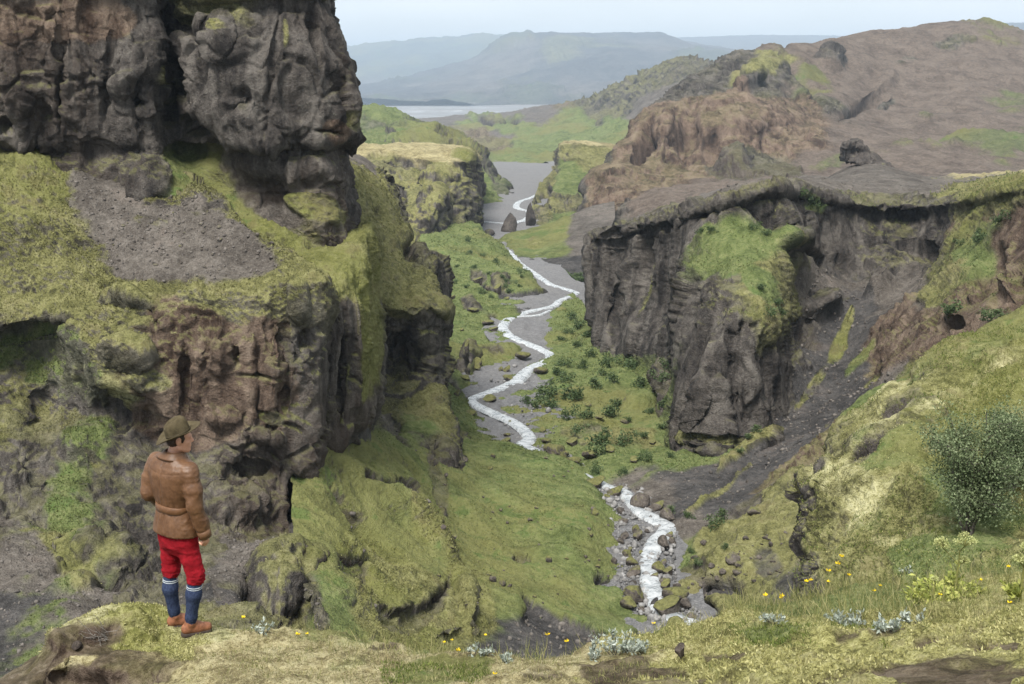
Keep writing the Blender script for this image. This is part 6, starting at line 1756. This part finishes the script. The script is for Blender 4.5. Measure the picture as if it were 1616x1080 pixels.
# yellow flowers
def flower(x, y, h_px, surf, stem_px, label="yellow flower on a thin stem in the foreground turf", group="yellow flowers in the turf", sz=1.0):
    p, _ = ground(surf, x, y + stem_px)
    k = (p[1] * CT - p[2] * ST) / FPX
    root = empty("yellow_flower", tuple(p))
    tag(root, label, "flower", group)
    H = stem_px * k
    r_ = np.random.default_rng(int(x * 7 + y))
    top = np.array([r_.normal() * .1 * H, 0, H * 1.08])
    pts = wander(np.zeros(3), top, 6, H * .02, r_)
    v, f = tube(pts, np.linspace(.0018, .0012, 6), 5)
    obj("stem", mesh_from("stem", v, f), M_stem, root)
    n = 9
    a = np.arange(n) * 2 * math.pi / n
    D = np.stack([np.cos(a), np.sin(a) * .8 - .5, np.full(n, .45)], 1)
    R_ = h_px * k * .62
    obj("flower_head", leaves("flower_head", np.tile(pts[-1], (n, 1)), D, np.full(n, R_), np.full(n, R_ * .28), r_, .1), M_petal, root)
for (x, y, h, st) in [(858, 999, 9, 45), (893, 1009, 8, 40), (722, 1024, 8, 10), (780, 1064, 8, 5), (1207, 936, 8, 42), (1228, 940, 8, 36), (1232, 945, 6, 32), (1592, 952, 8, 10), (470, 1000, 8, 8), (387, 974, 7, 26), (764, 1000, 5, 40), (1280, 915, 7, 34), (1270, 917, 7, 34),
                      (1322, 888, 9, 46), (1305, 903, 8, 40), (1312, 874, 8, 58), (1308, 918, 6, 26), (1335, 904, 6, 36), (1380, 935, 7, 14), (1480, 936, 7, 16), (484, 998, 5, 10), (700, 1016, 5, 20), (1034, 985, 6, 34), (1545, 915, 6, 22), (1590, 893, 6, 30), (1395, 922, 6, 20), (716, 1010, 5, 24)]:
    flower(x, y, h, "foreground_ridge", st)

# grey woolly willow in the turf
def silver(x, y, w_px, h_px, n, seed, label, surf="foreground_ridge"):
    p, _ = ground(surf, x, y)
    k = (p[1] * CT - p[2] * ST) / FPX
    r_ = np.random.default_rng(seed)
    root = empty("woolly_willow", tuple(p))
    tag(root, label, "plant", "woolly willow clumps")
    W, H = w_px * k / 2, h_px * k
    tubes, C, D = [], [], []
    for s in range(max(4, n // 26)):
        a = r_.uniform(0, 6.28)
        tip = np.array([math.cos(a) * W * r_.uniform(.2, 1), math.sin(a) * W * .6 * r_.uniform(.2, 1), H * r_.uniform(.45, 1)])
        q = wander(np.array([tip[0] * .3, tip[1] * .3, 0]), tip, 6, H * .02, r_)
        tubes.append(tube(q, np.linspace(.004, .0015, 6), 4))
        m = 26
        i = r_.integers(2, 6, m)
        C.append(q[i] + r_.normal(size=(m, 3)) * .008)
        d = r_.normal(size=(m, 3)) * .7 + np.array([0, 0, .8]); D.append(d)
    v, f = join(tubes); obj("stems", mesh_from("stems", v, f), M_bark, root)
    C, D = np.concatenate(C), np.concatenate(D); n = len(C)
    obj("foliage", leaves("foliage", C, D, r_.uniform(.022, .042, n), r_.uniform(.005, .009, n), r_, .25), M_silver, root)
silver(975, 1032, 90, 34, 420, 1, "largest silvery woolly willow clump on the foreground ridge above the bare soil")
silver(935, 1040, 46, 22, 150, 2, "small silvery willow sprig at the dip of the foreground ridge")
silver(1010, 1030, 50, 20, 160, 3, "low silvery willow beside the largest woolly clump")
silver(745, 1034, 70, 14, 160, 4, "thin row of silvery willow sprigs at the brink above the dark scar")
silver(800, 1044, 26, 14, 70, 5, "tiny silvery willow sprig in the straw-coloured turf")
silver(1340, 985, 90, 20, 300, 6, "silvery willow clump among the bright green heath mat")
silver(1400, 1000, 60, 24, 220, 7, "silvery willow clump at the edge of the pale moss hummock")
silver(1440, 985, 44, 18, 130, 8, "silvery willow sprig beside the angelica")
silver(1225, 985, 60, 14, 140, 9, "low silvery willow in the grass near the brink above the stream pool")
silver(1430, 905, 30, 14, 80, 10, "silvery willow sprig at the foot of the near mossy slope", "near_right_slope")
silver(415, 1000, 60, 26, 120, 11, "silvery willow sprigs behind the ridge beside the person")

# angelica
def angelica(x, y, h_px, seed, label, heads, surf="foreground_ridge", leafn=260, w_px=70):
    p, _ = ground(surf, x, y)
    k = (p[1] * CT - p[2] * ST) / FPX
    r_ = np.random.default_rng(seed)
    root = empty("angelica", tuple(p))
    tag(root, label, "plant", "angelica plants")
    H = h_px * k
    q = wander(np.zeros(3), np.array([.01, 0, H * .86]), 8, H * .006, r_)
    v, f = tube(q, np.linspace(.009, .005, 8), 7); obj("stem", mesh_from("stem", v, f), M_stem, root)
    for (dx, dz, rad) in heads:
        c = np.array([dx * k, r_.normal() * .02, dz * k * 1.05])
        j = q[5] if dz < h_px * .95 else q[-1]
        rays = [tube(np.linspace(j, c - np.array([0, 0, rad * k * .3]), 4), [.004] * 4, 5)]
        n = 26
        C, D = [], []
        for s in range(n):
            d = r_.normal(size=3); d[2] = abs(d[2]) * .9 + .15; d /= np.linalg.norm(d)
            e = c + d * rad * k
            rays.append(tube(np.linspace(c - np.array([0, 0, rad * k * .3]), e, 3), [.0014] * 3, 4))
            C.append(e + r_.normal(size=(26, 3)) * rad * k * .13); D.append(r_.normal(size=(26, 3)) + d)
        v, f = join(rays)
        um = obj("umbel", mesh_from("umbel", v, f), M_stem, root)
        C, D = np.concatenate(C), np.concatenate(D); n = len(C)
        fl_ = obj("florets", leaves("florets", C, D, r_.uniform(.005, .010, n), r_.uniform(.003, .005, n), r_, .2), M_umb, um)
        fl_["kind"] = "stuff"
    C, D = [], []
    for s in range(9):
        a = r_.uniform(0, 6.28); L = w_px * k * r_.uniform(.3, .62)
        e = np.array([math.cos(a) * L, math.sin(a) * L * .6, H * r_.uniform(.06, .36)])
        m = leafn // 9
        t = r_.uniform(.3, 1, (m, 1))
        C.append(e * t + r_.normal(size=(m, 3)) * L * .12); D.append(np.tile(e, (m, 1)) / L + r_.normal(size=(m, 3)) * .6)
    C, D = np.concatenate(C), np.concatenate(D); n = len(C)
    obj("foliage", leaves("foliage", C, D, r_.uniform(.03, .06, n), r_.uniform(.009, .018, n), r_, .25), M_ang, root)
angelica(1506, 946, 92, 1, "tall angelica with two pale green umbels below the willow shrub", [(4, 92, 15), (-26, 84, 11), (10, 58, 7)], leafn=900, w_px=120)
angelica(1612, 946, 90, 2, "angelica with yellowing umbel at the edge of the near slope", [(4, 84, 12), (-10, 66, 8)], leafn=160, w_px=50)
angelica(1470, 946, 34, 3, "low yellowing angelica leaves beside the tall angelica", [(0, 34, 4)], leafn=360, w_px=70)

# dead twigs on the eroded side of the person's rock, and the lava stone
p, _ = ground("foreground_ridge", 165, 1005)
k = (p[1] * CT - p[2] * ST) / FPX
r_ = np.random.default_rng(8)
tb = []
for s in range(30):
    a = np.array([r_.normal() * 8, 0, r_.normal() * 4]) * k
    e = a + np.array([r_.normal() * 22, -10 - abs(r_.normal()) * 14, 4 + abs(r_.normal()) * 20]) * k
    tb.append(tube(wander(a, e, 6, .008, r_), np.linspace(.0032, .0012, 6), 4))
v, f = join(tb)
o = obj("dead_twigs", mesh_from("dead_twigs", v, f), M_twig)
o.location = p
tag(o, "tangle of bare grey dead twigs on the soil below the person's ledge", "twigs")
boulder(1075, 1040, 20, 25, "foreground_ridge", M_lava, "small upright dark lava stone on the foreground moss", name="stone", cat="stone", i=1, sink=.12)
boulder(118, 1024, 20, 14, "foreground_ridge", M_lava, "small grey stone in the soil bank below the person's ledge", name="stone", cat="stone", i=3, sink=.2)
HAZE = 1.05e-4
# ------------------------------------------------------------------ the air
bm = bmesh.new()
bmesh.ops.create_cube(bm, size=1.0)
bmesh.ops.scale(bm, vec=(42000, 25000, 620), verts=bm.verts)
bmesh.ops.translate(bm, vec=(0, 8400, -143.5 + 310), verts=bm.verts)
me = bpy.data.meshes.new("haze"); bm.to_mesh(me); bm.free()
T = NT("haze_air")
pv = T.n("VolumePrincipled")
pv.inputs["Color"].default_value = (0.66, 0.82, 1.0, 1)
pv.inputs["Density"].default_value = HAZE
pv.inputs["Anisotropy"].default_value = 0.2
T.t.links.new(pv.outputs[0], T.out.inputs["Volume"])
o = obj("haze", me, T.m)
tag(o, "thin pale blue haze filling the air over the valley", "haze", kind="stuff")
